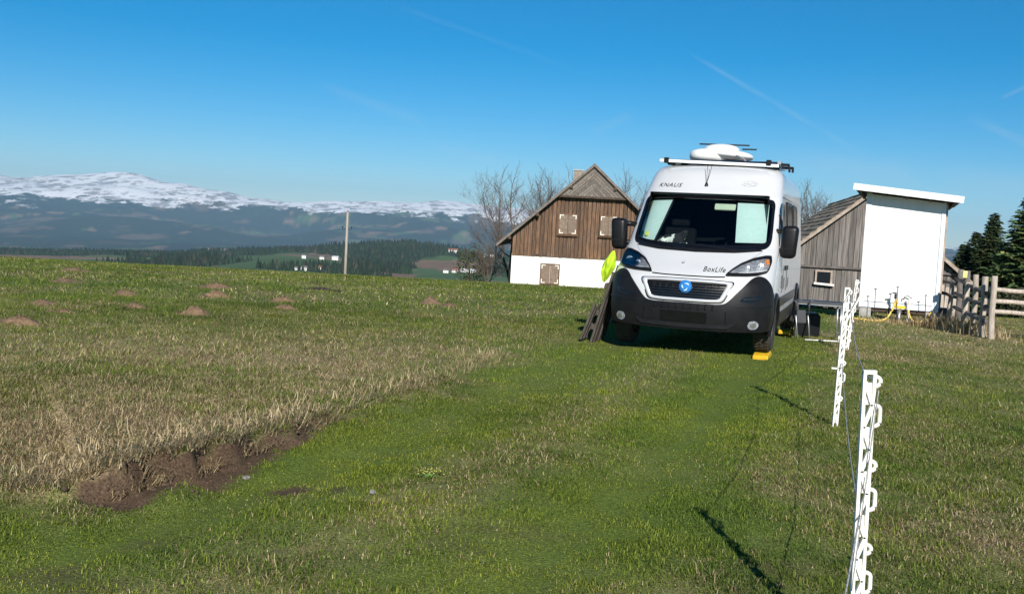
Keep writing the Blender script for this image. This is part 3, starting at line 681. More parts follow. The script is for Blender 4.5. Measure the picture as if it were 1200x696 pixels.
# headlamps
for sg in (1, -1):
    hp = [(.985, 1.275), (1.015, 1.20), (.995, 1.095), (.86, 1.058), (.73, 1.046), (.47, 1.038), (.53, 1.10), (.62, 1.172), (.76, 1.238), (.90, 1.272)]
    P = lambda pts: [(sg*x, z) for x, z in pts]
    h = patch('headlight', roundpoly(P(hp), .02, 3), .006, .012, M_lampdark, van, cell=.035)
    ho = dens(roundpoly(P(hp), .02, 3), .03); hc = (sg*.78, 1.145); ringpatch('lamp_rim', [(hc[0]+(x-hc[0])*1.035, hc[1]+(z-hc[1])*1.09) for x, z in ho], [(hc[0]+(x-hc[0])*.965, hc[1]+(z-hc[1])*.90) for x, z in ho], .034, .03, M_black, h, nsub=2)
    patch('reflector', roundpoly(P([(.90, 1.235), (.955, 1.19), (.945, 1.115), (.83, 1.085), (.78, 1.13), (.80, 1.20)]), .02, 3), .012, .004, M_reflector, h, cell=.03)
    patch('reflector', roundpoly(P([(.76, 1.19), (.755, 1.085), (.63, 1.075), (.655, 1.135)]), .02, 3), .012, .004, M_reflector, h, cell=.03)
    patch('daylight_strip', P([(.62, 1.065), (.74, 1.072), (.985, 1.105), (.975, 1.125), (.74, 1.088), (.60, 1.078)]), .014, .004, M_silver, h, cell=.03)
    patch('indicator', P([(.915, 1.245), (.975, 1.245), (.995, 1.19), (.965, 1.175)]), .014, .004, M_orange, h, cell=.03)
    for cx, cz, r in ((.87, 1.155, .042), (.705, 1.125, .032)):
        c_ = surf(sg*cx, cz, .018, 'f'); nn = VPn(sg*cx, cz); b = MB(); q = Vector((0, 0, 1)).rotation_difference(Vector((nn.x*.4, -1, .05)).normalized())
        b.lathe([(0.001, .004), (r*.55, .004), (r*.75, -.004), (r, .006), (r, -.01)], 20, 'z'); b.v = [c_+(q @ Vector(v)) for v in b.v]; b.obj('projector', M_chrome, h, True)
    patch('lens', roundpoly(P(hp), .02, 3), .032, .026, M_lens, h, cell=.035)
# bumper
BU = sym([(0, .352), (.45, .353), (.75, .358), (.98, .365), (1.18, .375), (1.275, .385), (1.30, .52), (1.275, .68), (1.21, .82), (1.10, .945), (.985, 1.020), (.88, 1.040), (.80, 1.010), (.72, .930), (.63, .835), (.55, .742), (.49, .692), (.40, .680), (0, .680)])
bum = patch('bumper', roundpoly(BU, .04, 3), .022, .045, M_plast, van, cell=.05)
patch('skid_strip', roundpoly(sym([(0, .425), (.52, .435), (.60, .465), (.60, .435), (.54, .392), (0, .382)]), .012, 3), .040, .03, M_dash, bum)
patch('lower_intake', roundpoly(sym([(0, .672), (.44, .672), (.41, .612), (0, .606)]), .015, 3), .012+.014, .004, M_black, bum)
for k in range(-4, 5):
    b = MB(); b.box(surf(k*.088, .64, .034, 'f'), (.014, .02, .06)); b.obj('intake_rib', M_plast, bum)
patch('number_plate', roundpoly(sym([(0, .575), (.285, .575), (.285, .445), (0, .445)]), .01, 2), .032, .012, M_frit, bum)
for sg in (1, -1):
    P = lambda pts: [(sg*x, z) for x, z in pts]
    patch('bumper_seam', P([(.50, .60), (.512, .60), (.525, .37), (.513, .37)]), .0235, 0, M_frit, bum, cell=.06)
    patch('air_slot', roundpoly(P([(.66, .735), (.72, .788), (.97, .815), (.93, .755), (.80, .722)]), .02, 3), .026, .005, M_frit, bum)
    patch('slot_blade', roundpoly(P([(.71, .745), (.73, .775), (.90, .792), (.88, .762)]), .01, 3), .034, .012, M_plast, bum)
    fl = patch('fog_lamp', roundpoly(P([(.775, .43), (.80, .495), (.89, .505), (.935, .455), (.90, .405), (.82, .395)]), .03, 4), .030, .010, M_lampdark, bum)
    patch('fog_lens', roundpoly(P([(.81, .43), (.825, .475), (.88, .48), (.90, .45), (.88, .42)]), .02, 4), .034, .004, M_chrome, fl)
    patch('corner_crease', P([(.60, .66), (.62, .685), (1.18, .70), (1.19, .675)]), .030, .012, M_plast, bum)
# grille
GO = roundpoly(sym([(0, .968), (.30, .966), (.585, .955), (.46, .706), (.30, .697), (0, .696)]), .05, 5)
ringpatch('surround_gap', [(x*1.035, (z-.832)*1.09+.832) for x, z in GO], [(x*.99, (z-.832)*.98+.832) for x, z in GO], .004, .004, M_black, van, nsub=2)
GI = roundpoly(sym([(0, .938), (.30, .937), (.512, .930), (.418, .742), (.30, .735), (0, .734)]), .04, 5)
gr = patch('grille', [(x*1.03, (z-.835)*1.05+.835) for x, z in GI], .003, .004, M_frit, van)
ringpatch('surround', GO, GI, .012, .03, M_silver, gr, nsub=5, crown=.016)
for z in (.765, .797, .830, .862, .893, .920):
    wdt = np.interp(z, [.735, .935], [.415, .505]); patch('slat', roundpoly([(-wdt, z-.008), (-wdt, z+.006), (wdt, z+.006), (wdt, z-.008)], .004, 1), .024, .02, M_plast if z < .9 else M_dash, gr, cell=.06)
for k in range(-5, 6):
    b = MB(); b.box(surf(k*.082, .835, .010, 'f'), (.008, .016, .19)); b.obj('grille_rib', M_plast, gr)
ec = surf(0, .868, .045, 'f')
b = MB(); b.lathe([(.001, -.018), (.045, -.014), (.070, -.004), (.082, .012), (.082, .03)], 28, 'y'); eb = b.obj('emblem', M_blue, gr, True); eb.location = ec
b = MB()   # pale swirl on the badge
for a0, rr in ((.4, .052), (2.5, .040), (4.4, .050)):
    pts = [Vector((math.cos(a0+t*1.5)*rr*(1-.35*t), -.0145-.006*(1-t), math.sin(a0+t*1.5)*rr*(1-.35*t))) for t in np.linspace(0, 1, 8)]; b.tube(pts, [.004, .008, .010, .011, .010, .009, .007, .003], 6)
b.obj('emblem_mark', M_pale, eb, True)
# wheels
def wheel(x, y, z, sg):
    wh = empty('wheel', (x, y, z)); wh.parent = van
    t = MB(); t.lathe([(.205, -.10), (.235, -.112), (.30, -.116), (.328, -.104), (.342, -.085), (.345, 0), (.342, .085), (.328, .104), (.30, .116), (.235, .112), (.205, .10)], 48, 'x'); t.obj('tyre', M_rubber, wh, True)
    tr = MB()
    for k in range(36):
        a = 2*math.pi*k/36
        for xx in (-.062, 0, .062): tr.box((xx, .345*math.cos(a+xx*2), .345*math.sin(a+xx*2)), (.044, .034, .016), Matrix.Rotation(a+xx*2+math.pi/2, 3, 'X'))
    tr.obj('tread', M_rubber, wh)
    r = MB(); r.lathe([(.001, sg*.055), (.05, sg*.06), (.075, sg*.045), (.13, sg*.035), (.17, sg*.06), (.20, sg*.085), (.212, sg*.10), (.208, sg*.05), (.20, -sg*.09)], 40, 'x'); r.obj('rim', M_metal, wh, True)
    for k in range(5):
        a = 2*math.pi*k/5; b = MB(); b.lathe([(.001, .008), (.011, .008), (.011, -.01)], 8, 'x', (sg*.062, .055*math.cos(a), .055*math.sin(a))); b.obj('wheel_bolt', M_black, wh)
for wy, _ in WHEELS:
    wheel(.905, wy, .345+.065, 1); wheel(-.905, wy, .345+.03, -1)
for wy, wz in WHEELS:
    for md in ('r', 'l'):
        a = np.linspace(-.12, math.pi+.12, 40); ro, ri = .475, .405
        bm = bmesh.new(); rows = []
        for rr, of in ((ro, .004), (ro-.012, .026), ((ro+ri)/2, .034), (ri, .034), (ri-.005, -.06)):
            rows.append([bm.verts.new(surf(wy-math.cos(t)*rr, max(.22, wz+math.sin(t)*rr), of, md)) for t in a])
        for j in range(4):
            for i in range(len(a)-1): bm.faces.new((rows[j][i], rows[j][i+1], rows[j+1][i+1], rows[j+1][i]))
        finish(bm, 'wheel_arch', 0, M_plast, van, md)
        b = MB(); sgx = 1 if md == 'r' else -1   # dark wheel well
        b.box((sgx*.48, wy, wz+.30), (.02, .9, .5)); b.obj('wheel_well', M_black, van)
b = MB(); b.box((0, 3.05, .38), (1.5, 5.4, .12)); b.obj('underbody', M_black, van)
# sides: sill cladding, windows, doors, decals
for md in ('r', 'l'):
    for a, c_ in ((1.44, 4.50), (5.47, 5.86)):
        patch('sill_cladding', roundpoly([(a, .33), (a, .53), (c_, .53), (c_, .33)], .02, 3), .012, .02, M_plast, van, md, cell=.2)
    patch('rub_strip', roundpoly([(1.47, .62), (1.47, .74), (4.46, .74), (4.46, .62)], .02, 3), .016, .02, M_plast, van, md, cell=.2)
    cw = patch('cab_window', roundpoly([(1.20, 1.43), (1.36, 1.66), (1.60, 1.93), (1.72, 2.02), (2.22, 2.03), (2.24, 1.43)], .05, 4), .006, .01, M_sglass, van, md, cell=.08)
    b = MB(); b.tube([surf(1.52, z, .012, md) for z in np.linspace(1.44, 1.85, 6)], .016, 6); b.obj('quarter_bar', M_black, cw)
    for a, c_ in ((2.46, 3.38), (3.72, 4.55)):
        sw_ = patch('side_window', roundpoly([(a, 1.52), (a, 2.04), (c_, 2.04), (c_, 1.52)], .06, 5), .020, .03, M_sglass, van, md, cell=.12)
        o_ = roundpoly([(a-.03, 1.49), (a-.03, 2.07), (c_+.03, 2.07), (c_+.03, 1.49)], .07, 5); i_ = roundpoly([(a+.02, 1.54), (a+.02, 2.02), (c_-.02, 2.02), (c_-.02, 1.54)], .06, 5)
        ringpatch('window_frame', dens(o_, .3) if 0 else o_, i_, .024, .02, M_black, sw_, md, nsub=2)
    for yv in (1.30, 2.34, 3.62):
        z0 = .84 if yv < 1.4 else .55
        patch('door_gap', [(yv, z0), (yv+.010, z0), (yv+.010, 2.12), (yv, 2.12)] if yv > 1.4 else [(1.30, .84), (1.31, .84), (1.18, 1.40), (1.17, 1.40)], .0015, 0, M_black, van, md, cell=.2)
    patch('door_gap', [(1.70, 2.10), (1.70, 2.112), (3.62, 2.122), (3.62, 2.11)], .0015, 0, M_black, van, md, cell=.2)
    for yv in (2.12, 2.44):
        dh = patch('door_handle', roundpoly([(yv, 1.10), (yv, 1.16), (yv+.14, 1.16), (yv+.14, 1.10)], .02, 4), .022, .02, M_black, van, md)
for (a, b_, z0, z1) in ((1.62, 1.74, .86, 1.04), (1.82, 1.90, .80, 1.12), (2.00, 2.16, .84, 1.0), (2.5, 2.62, .80, 1.10), (2.75, 2.95, .84, .98)):
    patch('side_decal', roundpoly([(a, z0), (a+.04, z1), (b_+.04, z1), (b_, z0)], .01, 2), .003, 0, M_letter, van, 'r', cell=.1)
# mirrors
def mirror(sg):
    bm = bmesh.new(); bmesh.ops.create_cube(bm, size=1)
    for v in bm.verts:
        x, y, z = v.co; k = 1 if z > 0 else .92
        v.co = Vector((x*.22*k+(.02 if z > 0 else 0), y*.20*(1 if y > 0 else .9), z*.43))
    bmesh.ops.bevel(bm, geom=bm.edges[:], offset=.062, segments=4, affect='EDGES', profile=.5)
    for f in bm.faces: f.smooth = True
    me = bpy.data.meshes.new('mirror'); bm.to_mesh(me); bm.free(); o = mobj('mirror', me, M_black, van, fix=True); o.location = (1.115 if sg > 0 else -1.155, 1.22, 1.495); o.scale.x = sg; me.flip_normals() if sg < 0 else None
    for z in (1.40, 1.66):
        b = MB(); b.tube([(sg*.94, 1.34, z-.03), (sg*1.02, 1.27, z-.02), (sg*1.10, 1.23, z-.02)], [.035, .034, .04], 8); a = b.obj('mirror_arm', M_black, van, True)
    b = MB(); b.box((0, .095, .06), (.15, .012, .24)); b.obj('mirror_glass', M_chrome, o)
    b = MB(); b.box((0, .095, -.13), (.14, .012, .09)); b.obj('mirror_glass', M_chrome, o)
    b = MB(); b.box((.02*0, -.091, -.085), (.17, .010, .012)); b.obj('mirror_seam', M_dash, o)
mirror(1); mirror(-1)
# cab interior seen through the glass
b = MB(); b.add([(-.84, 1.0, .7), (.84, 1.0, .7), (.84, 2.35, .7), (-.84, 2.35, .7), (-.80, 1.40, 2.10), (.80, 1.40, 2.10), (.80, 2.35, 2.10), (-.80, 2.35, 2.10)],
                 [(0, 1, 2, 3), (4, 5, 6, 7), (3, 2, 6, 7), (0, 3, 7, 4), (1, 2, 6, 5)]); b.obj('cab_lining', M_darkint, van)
bm = bmesh.new(); rows = []
for y, z in ((.78, 1.33), (.86, 1.375), (1.05, 1.395), (1.22, 1.39), (1.30, 1.34), (1.32, 1.0)):
    lim = .84*np.interp(y, [.78, 1.0], [.72, 1.0]); rows.append([bm.verts.new((lim*t, y+.10*t*t*(1 if y < 1.1 else 0), z+(.02*math.cos(t*9) if 1 < y < 1.25 else 0))) for t in np.linspace(-1, 1, 25)])
for j in range(5):
    for i in range(24): bm.faces.new((rows[j][i], rows[j][i+1], rows[j+1][i+1], rows[j+1][i]))
finish(bm, 'dashboard', 0, M_dash, van, 'f')
for x in (-.45, .45):
    st = empty('seat', (x, 1.95, .7)); st.parent = van
    b = MB(); b.box((0, 0, .62), (.46, .14, .62), Matrix.Rotation(R(-10), 3, 'X')); b.obj('backrest', M_darkint, st, bevel=.05, seg=3)
    b = MB(); b.box((0, .02, 1.04), (.27, .10, .20)); b.obj('headrest', M_darkint, st, bevel=.04, seg=3)
b = MB(); b.lathe([(.185+.016*math.cos(t), .016*math.sin(t)) for t in np.linspace(0, 2*math.pi, 9)[:-1]], 28, 'z', closed=True); b.box((0, 0, -.01), (.34, .05, .02)); b.box((0, -.08, -.01), (.06, .17, .02))
o = b.obj('steering_wheel', M_black, van, True); o.location = (.44, 1.42, 1.36); o.rotation_euler = (R(52), 0, 0)
patch('window_blind', [(-.868, 2.00), (-.50, 2.02), (-.565, 1.72), (-.63, 1.445), (-.90, 1.455), (-.885, 1.7)], -.03, 0, M_blind, van)
patch('window_blind', [(.405, 2.012), (.845, 2.012), (.865, 1.75), (.885, 1.485), (.468, 1.475), (.43, 1.78)], -.03, 0, M_blind, van)
patch('blind_edge', [(-.50, 2.02), (-.465, 2.02), (-.60, 1.445), (-.63, 1.445), (-.565, 1.72)], -.028, 0, M_black, van)
patch('sun_visor', roundpoly([(.105, 1.925), (.10, 2.005), (.385, 2.005), (.385, 1.925)], .015, 3), -.05, .015, M_visor, van)
M_syel = pm('sticker_yellow', (.75, .72, .12), (.65, .62, .10), scale=30, rough=.5); M_sgrn = pm('sticker_green', (.04, .36, .24), (.03, .28, .18), scale=30, rough=.5)
def disc(cx, cz, r): return [(cx+r*math.cos(t), cz+r*math.sin(t)) for t in np.linspace(0, 2*math.pi, 15)[:-1]]
patch('sticker', [(-.870, 1.93), (-.865, 1.97), (-.80, 1.975), (-.805, 1.925)], -.006, 0, M_syel, van, cell=.03)
patch('sticker', disc(-.835, 1.525, .032), -.006, 0, M_sgrn, van, cell=.03); patch('sticker', disc(-.755, 1.52, .032), -.006, 0, M_syel, van, cell=.03)
# lettering moulded to the body
def lettering(txt, s0, s1, z0, hgt, m, shear=0, bold=.0, name='lettering'):
    cu = bpy.data.curves.new(name, 'FONT'); cu.body = txt; cu.offset = bold; cu.space_character = 1.12; cu.resolution_u = 3; to = bpy.data.objects.new(name, cu); COL.objects.link(to)
    bpy.context.view_layer.update(); me = bpy.data.meshes.new_from_object(to.evaluated_get(bpy.context.evaluated_depsgraph_get())); bpy.data.objects.remove(to); bpy.data.curves.remove(cu)
    bm = bmesh.new(); bm.from_mesh(me); bmesh.ops.remove_doubles(bm, verts=bm.verts, dist=1e-5); bmesh.ops.triangulate(bm, faces=bm.faces)
    x0 = min(v.co.x for v in bm.verts); x1 = max(v.co.x for v in bm.verts); y0 = min(v.co.y for v in bm.verts); y1 = max(v.co.y for v in bm.verts)
    for v in bm.verts:
        vv = (v.co.y-y0)/(y1-y0); uu = (v.co.x-x0)/(x1-x0)*(s1-s0)+s0+shear*vv*hgt; v.co = surf(uu, z0+vv*hgt, .005, 'f')
    bm.to_mesh(me); bm.free(); return mobj(name, me, m, van, fix=False)
lettering('KNAUS', -.765, -.425, 2.185, .058, M_letter, .35, .006)
lettering('BoxLife', .175, .445, 1.072, .062, M_letter, .12, .006)
lm = MB()   # thin line emblem on the roof cap
for pts in ([(.40, 2.255), (.44, 2.29), (.50, 2.305), (.57, 2.30), (.62, 2.275), (.60, 2.245), (.54, 2.225), (.46, 2.23), (.41, 2.25)], [(.43, 2.275), (.50, 2.255), (.56, 2.28), (.60, 2.262)], [(.44, 2.24), (.49, 2.27), (.545, 2.24), (.59, 2.25)]):
    lm.tube([surf(x, z, .003, 'f') for x, z in dens(pts+[pts[-1]], .02)[:-1]] if False else [surf(x, z, .003, 'f') for x, z in pts], .0035, 5)
lm.obj('roof_emblem', M_letg, van)
b = MB(); b.tube([surf(-.10, 1.16, .012, 'f'), surf(-.10, 1.16, .02, 'f')], .02, 12); b.obj('washer_nozzle', M_letg, van)
# roof: solar panel with front rail, dish, aerials
sp = empty('solar_panel', (0, 0, 0)); sp.parent = van
b = MB(); b.box((-.01, 2.22, 2.578), (1.70, .05, .042), Matrix.Rotation(R(1.2), 3, 'Y')); b.obj('front_rail', M_panelw, sp, bevel=.006)
b = MB(); b.box((.01, 3.0, 2.605), (1.60, 1.50, .03)); b.obj('cell_sheet', M_solar, sp)
for x in (-.82, .84):
    b = MB(); b.box((x, 2.8, 2.612), (.05, 1.10, .045)); b.obj('side_rail', M_metal, sp)
for x in (-.76, .70):
    b = MB(); b.box((x, 2.215, 2.60), (.07, .075, .08)); b.obj('rail_clamp', M_black, sp, bevel=.01)
for x, y, z in ((.92, 2.30, 2.585), (.97, 2.42, 2.55), (.90, 2.75, 2.575)):
    b = MB(); b.box((x, y, z), (.12, .05, .035)); b.box((x+.05, y, z-.03), (.03, .05, .07)); b.obj('rail_hook', M_black, sp, bevel=.006)
for x in (-.7, 0, .7):
    for y in (2.3, 3.4):
        b = MB(); b.box((x, y, 2.57), (.10, .10, .06)); b.obj('panel_foot', M_black, sp)
dp = empty('satellite_dish', (-.16, 3.35, 2.56)); dp.parent = van
def lobes(spec, nu=36, nv=18, ex=2.6):
    vs = []; fs = []; (cx, cy, cz), (a, b_, c_) = spec
    f = lambda v, e: math.copysign(abs(v)**e, v)
    for j in range(nv+1):
        t = math.pi*j/nv-math.pi/2
        for i in range(nu):
            p = 2*math.pi*i/nu; vs.append((cx+a*f(math.cos(t), 2/ex)*f(math.cos(p), 2/2.2), cy+b_*f(math.cos(t), 2/ex)*f(math.sin(p), 2/2.2), cz+c_*f(math.sin(t), 2/ex)))
    for j in range(nv):
        for i in range(nu): fs.append((j*nu+i, j*nu+(i+1) % nu, (j+1)*nu+(i+1) % nu, (j+1)*nu+i))
    return vs, fs
b = MB(); b.box((.10, 0, .06), (.70, .62, .12)); b.obj('turret_base', M_lampdark, dp, bevel=.03)
b = MB(); b.add(*lobes(((-.15, -.05, .20), (.30, .34, .115)))); b.obj('motor_pod', M_domew, dp, True)
b = MB(); b.add(*lobes(((.12, .02, .235), (.38, .40, .085), ), ex=2.2)); o = b.obj('dish', M_domew, dp, True); o.rotation_euler = (0, R(4), 0)
b = MB(); b.add(*lobes(((.03, .0, .31), (.27, .30, .085)), ex=2.0)); b.obj('dish_back', M_domew, dp, True)
b = MB(); b.tube([(.30, -.36, .20), (.40, -.38, .16), (.48, -.36, .08)], .014, 6); b.obj('feed_arm', M_lampdark, dp)
ta = empty('aerial', (-.16, 3.6, 2.53)); ta.parent = van
b = MB(); b.tube([(.20, 0, .3), (.20, 0, .43)], .016, 8); b.obj('mast', M_lampdark, ta)
b = MB(); b.tube([(-.36, 0, .445), (.42, -.01, .435)], .013, 6); b.obj('rod', M_gutter, ta)
b = MB(); b.tube([(.30, .1, .385), (.52, .1, .385)], .013, 6); b.obj('rod', M_gutter, ta)
ra = empty('radio_aerial', surf(-.07, 2.22, .0, 'f')); ra.parent = van
b = MB(); b.lathe([(.001, .05), (.012, .045), (.024, .01), (.028, -.01)], 12, 'z'); b.obj('base', M_black, ra, True)
for x in (-.03, .035):
    b = MB(); b.tube([(0, 0, .03), (x*.6, .10, .17), (x, .2, .32)], .0035, 5); b.obj('whip', M_gutter, ra)

# levelling wedges under the left-hand wheels
def vw(x, y, z): return VAN_POS+Vector((math.cos(VAN_YAW)*x+math.sin(VAN_YAW)*y, -math.sin(VAN_YAW)*x+math.cos(VAN_YAW)*y, z))
for i, wy in enumerate((.95, 4.985)):
    p = vw(.905, wy, 0); rt_ = empty('levelling_ramp', (p.x, p.y, -.034), -VAN_YAW)
    b = MB(); b.prism([(0, -.30, -.03), (0, -.30, .012), (0, -.24, .032), (0, .10, .060), (0, .34, .0), (0, .34, -.03)], (-.095, 0, 0), (.095, 0, 0)); b.obj('ramp_body', M_yel, rt_, bevel=.006)
    for k in range(3):
        b = MB(); b.box((0, -.303, -.018+k*.012), (.17, .012, .007)); b.obj('ramp_rib', M_yel, rt_)
    tag(rt_, 'yellow plastic levelling ramp under the van front wheel' if i == 0 else 'yellow plastic levelling ramp under the van rear wheel', 'ramp', 'levelling ramps under the van')

# cat on the dashboard
def cat():
    p = vw(0, 0, 0)
    V = [(0, 0, .06), (-.10, .015, .065), (-.17, .02, .055), (.08, -.01, .085), (.125, -.03, .125), (.15, -.05, .155), (.163, -.085, .145), (.14, -.04, .197), (.185, -.055, .192), (.10, -.06, .025), (.20, -.085, .018), (.06, .04, .03), (-.13, -.06, .03), (-.05, -.085, .02), (-.22, .03, .03), (-.20, -.08, .02)]
    Rr = [.072, .080, .060, .060, .045, .046, .026, .010, .010, .024, .020, .03, .036, .022, .02, .016]
    Ed = [(0, 1), (1, 2), (0, 3), (3, 4), (4, 5), (5, 6), (5, 7), (5, 8), (3, 9), (9, 10), (3, 11), (1, 12), (12, 13), (2, 14), (14, 15)]
    me = bpy.data.meshes.new('cat'); me.from_pydata(V, Ed, []); o = bpy.data.objects.new('cat', me); COL.objects.link(o)
    sk = o.modifiers.new('skin', 'SKIN'); sub = o.modifiers.new('sub', 'SUBSURF'); sub.levels = 2; sub.render_levels = 2
    for i, r in enumerate(Rr): me.skin_vertices[0].data[i].radius = (r, r); me.skin_vertices[0].data[i].use_root = (i == 0)
    m = bpy.data.materials.new('cat_fur'); m.use_nodes = True; t = m.node_tree; bs = t.nodes['Principled BSDF']; bs.inputs['Roughness'].default_value = .9
    tcn = N(t, 'ShaderNodeTexCoord'); nz = N(t, 'ShaderNodeTexNoise'); nz.inputs['Scale'].default_value = 9; nz.inputs['Detail'].default_value = 1.5
    sep = N(t, 'ShaderNodeSeparateXYZ'); t.links.new(tcn.outputs['Object'], sep.inputs[0]); t.links.new(tcn.outputs['Object'], nz.inputs['Vector'])
    ad = N(t, 'ShaderNodeMath', operation='MULTIPLY_ADD'); t.links.new(sep.outputs['Z'], ad.inputs[0]); ad.inputs[1].default_value = 2.6; t.links.new(nz.outputs[0], ad.inputs[2])
    rp = N(t, 'ShaderNodeValToRGB'); rp.color_ramp.elements[0].position = .67; rp.color_ramp.elements[1].position = .69; rp.color_ramp.elements[0].color = (.80, .78, .72, 1); rp.color_ramp.elements[1].color = (.02, .02, .022, 1)
    t.links.new(ad.outputs[0], rp.inputs[0]); t.links.new(rp.outputs[0], bs.inputs['Base Color'])
    me.materials.append(m); o.location = vw(-.38, 1.12, 1.385); o.rotation_euler = (0, 0, -VAN_YAW+R(-6)); o.scale = (1.05, 1, 1)
    tag(o, 'black and white cat lying on the van dashboard behind the glass', 'cat')
    for c_, r in (((.150, -.128, .165), .007), ((.184, -.120, .163), .007)):
        e = MB(); e.add(*sphere(c_, (r, r*.6, r), 10, 6)); e.obj('eye', M_black, o, True)
cat()

# slatted wooden grate leaning on the van, lime cloth over it
gp = vw(-1.32, .80, 0); gz = hz(gp.x, gp.y)
grt = empty('wooden_grate', (gp.x, gp.y, gz), -VAN_YAW)
tag(grt, 'dark weathered slatted wooden grate leaning against the van side', 'wooden grate')
lean = Matrix.Rotation(R(15), 3, 'Y')
for k, (yy_, ln, dx) in enumerate(((-.20, 1.0, 0), (-.09, 1.10, .01), (.02, 1.05, 0), (.13, 1.12, .012), (.24, 1.03, 0), (.35, 1.08, .01))):
    b = MB(); b.box(lean @ Vector((dx, yy_, ln/2)), (.03, .085, ln), lean); b.obj('slat', M_darkwood, grt, bevel=.004)
for zz in (.22, .42, .80):
    b = MB(); b.box(lean @ Vector((-.035, .07, zz)), (.04, .66, .07), lean); b.obj('crossbar', M_darkwood, grt, bevel=.004)
for k, (yy_, ln) in enumerate(((-.28, .52), (-.14, .46), (.0, .50))):
    b = MB(); b.box(Matrix.Rotation(R(19), 3, 'Y') @ Vector((-.13, yy_, ln/2)), (.03, .07, ln), Matrix.Rotation(R(19), 3, 'Y')); b.obj('short_slat', M_darkwood, grt, bevel=.004)
def cloth():
    vs, fs = sphere((0, 0, 0), (1, 1, 1), 40, 26); out = []
    for v in vs:
        a = math.atan2(v.y, v.x); t = (v.z+1)/2; f = 1+.10*math.sin(a*5+t*4)+.07*math.sin(a*9-t*7)+.05*math.sin(t*17+a*2); wd = (.052+.026*math.sin(math.pi*t))*f
        out.append((v.x*wd-.11*(1-t)+.02, v.y*wd*2.0+.02*math.sin(t*6), .84+.40*t+.02*math.sin(a*3)))
    o = mesh('lime_cloth', out, fs, M_lime, None, True); p = vw(-1.115, .66, 0); o.location = (p.x, p.y, gz); o.rotation_euler = (0, 0, -VAN_YAW)
    tag(o, 'bright lime green cloth bundle stuffed between the wooden grate and the van', 'cloth')
cloth()

# ------------------------------------------------------------------ farmhouse with half-hipped gable
HY = 61.0; HX = 4.60; HW = 4.76; HZ0 = hz(4.6, HY)-.25; HB = -.06; HAP = 5.60; SL = .90; HLEN = 13.0
house = empty('farmhouse', (HX, HY, HZ0)); house.rotation_euler = (0, 0, R(-3))
tag(house, 'old farmhouse with brown board gable over a whitewashed ground floor', 'house')
def hl(z): return z-HZ0      # world height to house-local height
b = MB(); b.box((0, HLEN/2, hl(HB)/2), (2*HW, HLEN, hl(HB))); b.obj('masonry_wall', M_lime_wall, house)
zt = lambda x: hl(HAP)-.16-SL*abs(x)
b = MB(); b.prism([(-HW+.05, .10, hl(HB)), (HW-.05, .10, hl(HB)), (HW-.05, .10, zt(HW)-.05), (0, .10, zt(0)-.05), (-HW+.05, .10, zt(HW)-.05)], (0, 0, 0), (0, HLEN-.2, 0)); b.obj('timber_core', M_eave, house)
b = MB(); b.box((0, .035, hl(HB)-.04), (2*HW-.02, .10, .16)); b.obj('base_beam', M_eave, house)
HIPZ = hl(3.63); n = 40; bw = 2*HW/n
for k in range(n):
    x0 = -HW+k*bw+.022; x1 = x0+bw-.044; top = lambda x: min(zt(x), HIPZ+.05)
    jit = random.uniform(-.02, .02); yo = random.uniform(-.03, .03)
    b = MB(); b.prism([(x0, 0, hl(HB)-.115+jit*.5), (x1, 0, hl(HB)-.115+jit*.5), (x1, 0, top(x1)), (x0, 0, top(x0))], (0, -.03+yo, 0), (0, .08, 0)); b.obj('board', M_board, house)
# projecting boarded triangle under the ridge (half hip), chevron boards
hipw = (zt(0)+.05-HIPZ)/SL
hp = empty('gable_peak', (0, 0, 0)); hp.parent = house
cnt = 9
for sg in (1, -1):
    for k in range(cnt):
        # boards run parallel to the roof edge
        a0 = k/cnt; a1 = (k+1)/cnt-.012
        def pt(a, t): # a: 0 at edge .. 1 at centre bottom ; t along
            return (sg*hipw*(1-a)*(1-t), -.42+0*t, HIPZ+(zt(0)+.05-HIPZ)*(1-a)*t)
        poly = [pt(a0, 0), pt(a1, 0), pt(a1, 1), pt(a0, 1)]
        b = MB(); b.prism(poly, (0, random.uniform(-.012, .012), 0), (0, .06, 0)); b.obj('peak_board', M_hip, hp)
b = MB(); b.box((0, -.40, HIPZ-.06), (2*hipw+.1, .10, .12)); b.obj('peak_beam', M_eave, hp)
b = MB(); b.prism([(-hipw, -.36, HIPZ-.02), (hipw, -.36, HIPZ-.02), (0, -.36, zt(0)+.02)], (0, 0, 0), (0, .36, 0)); b.obj('peak_soffit', M_eave, hp)
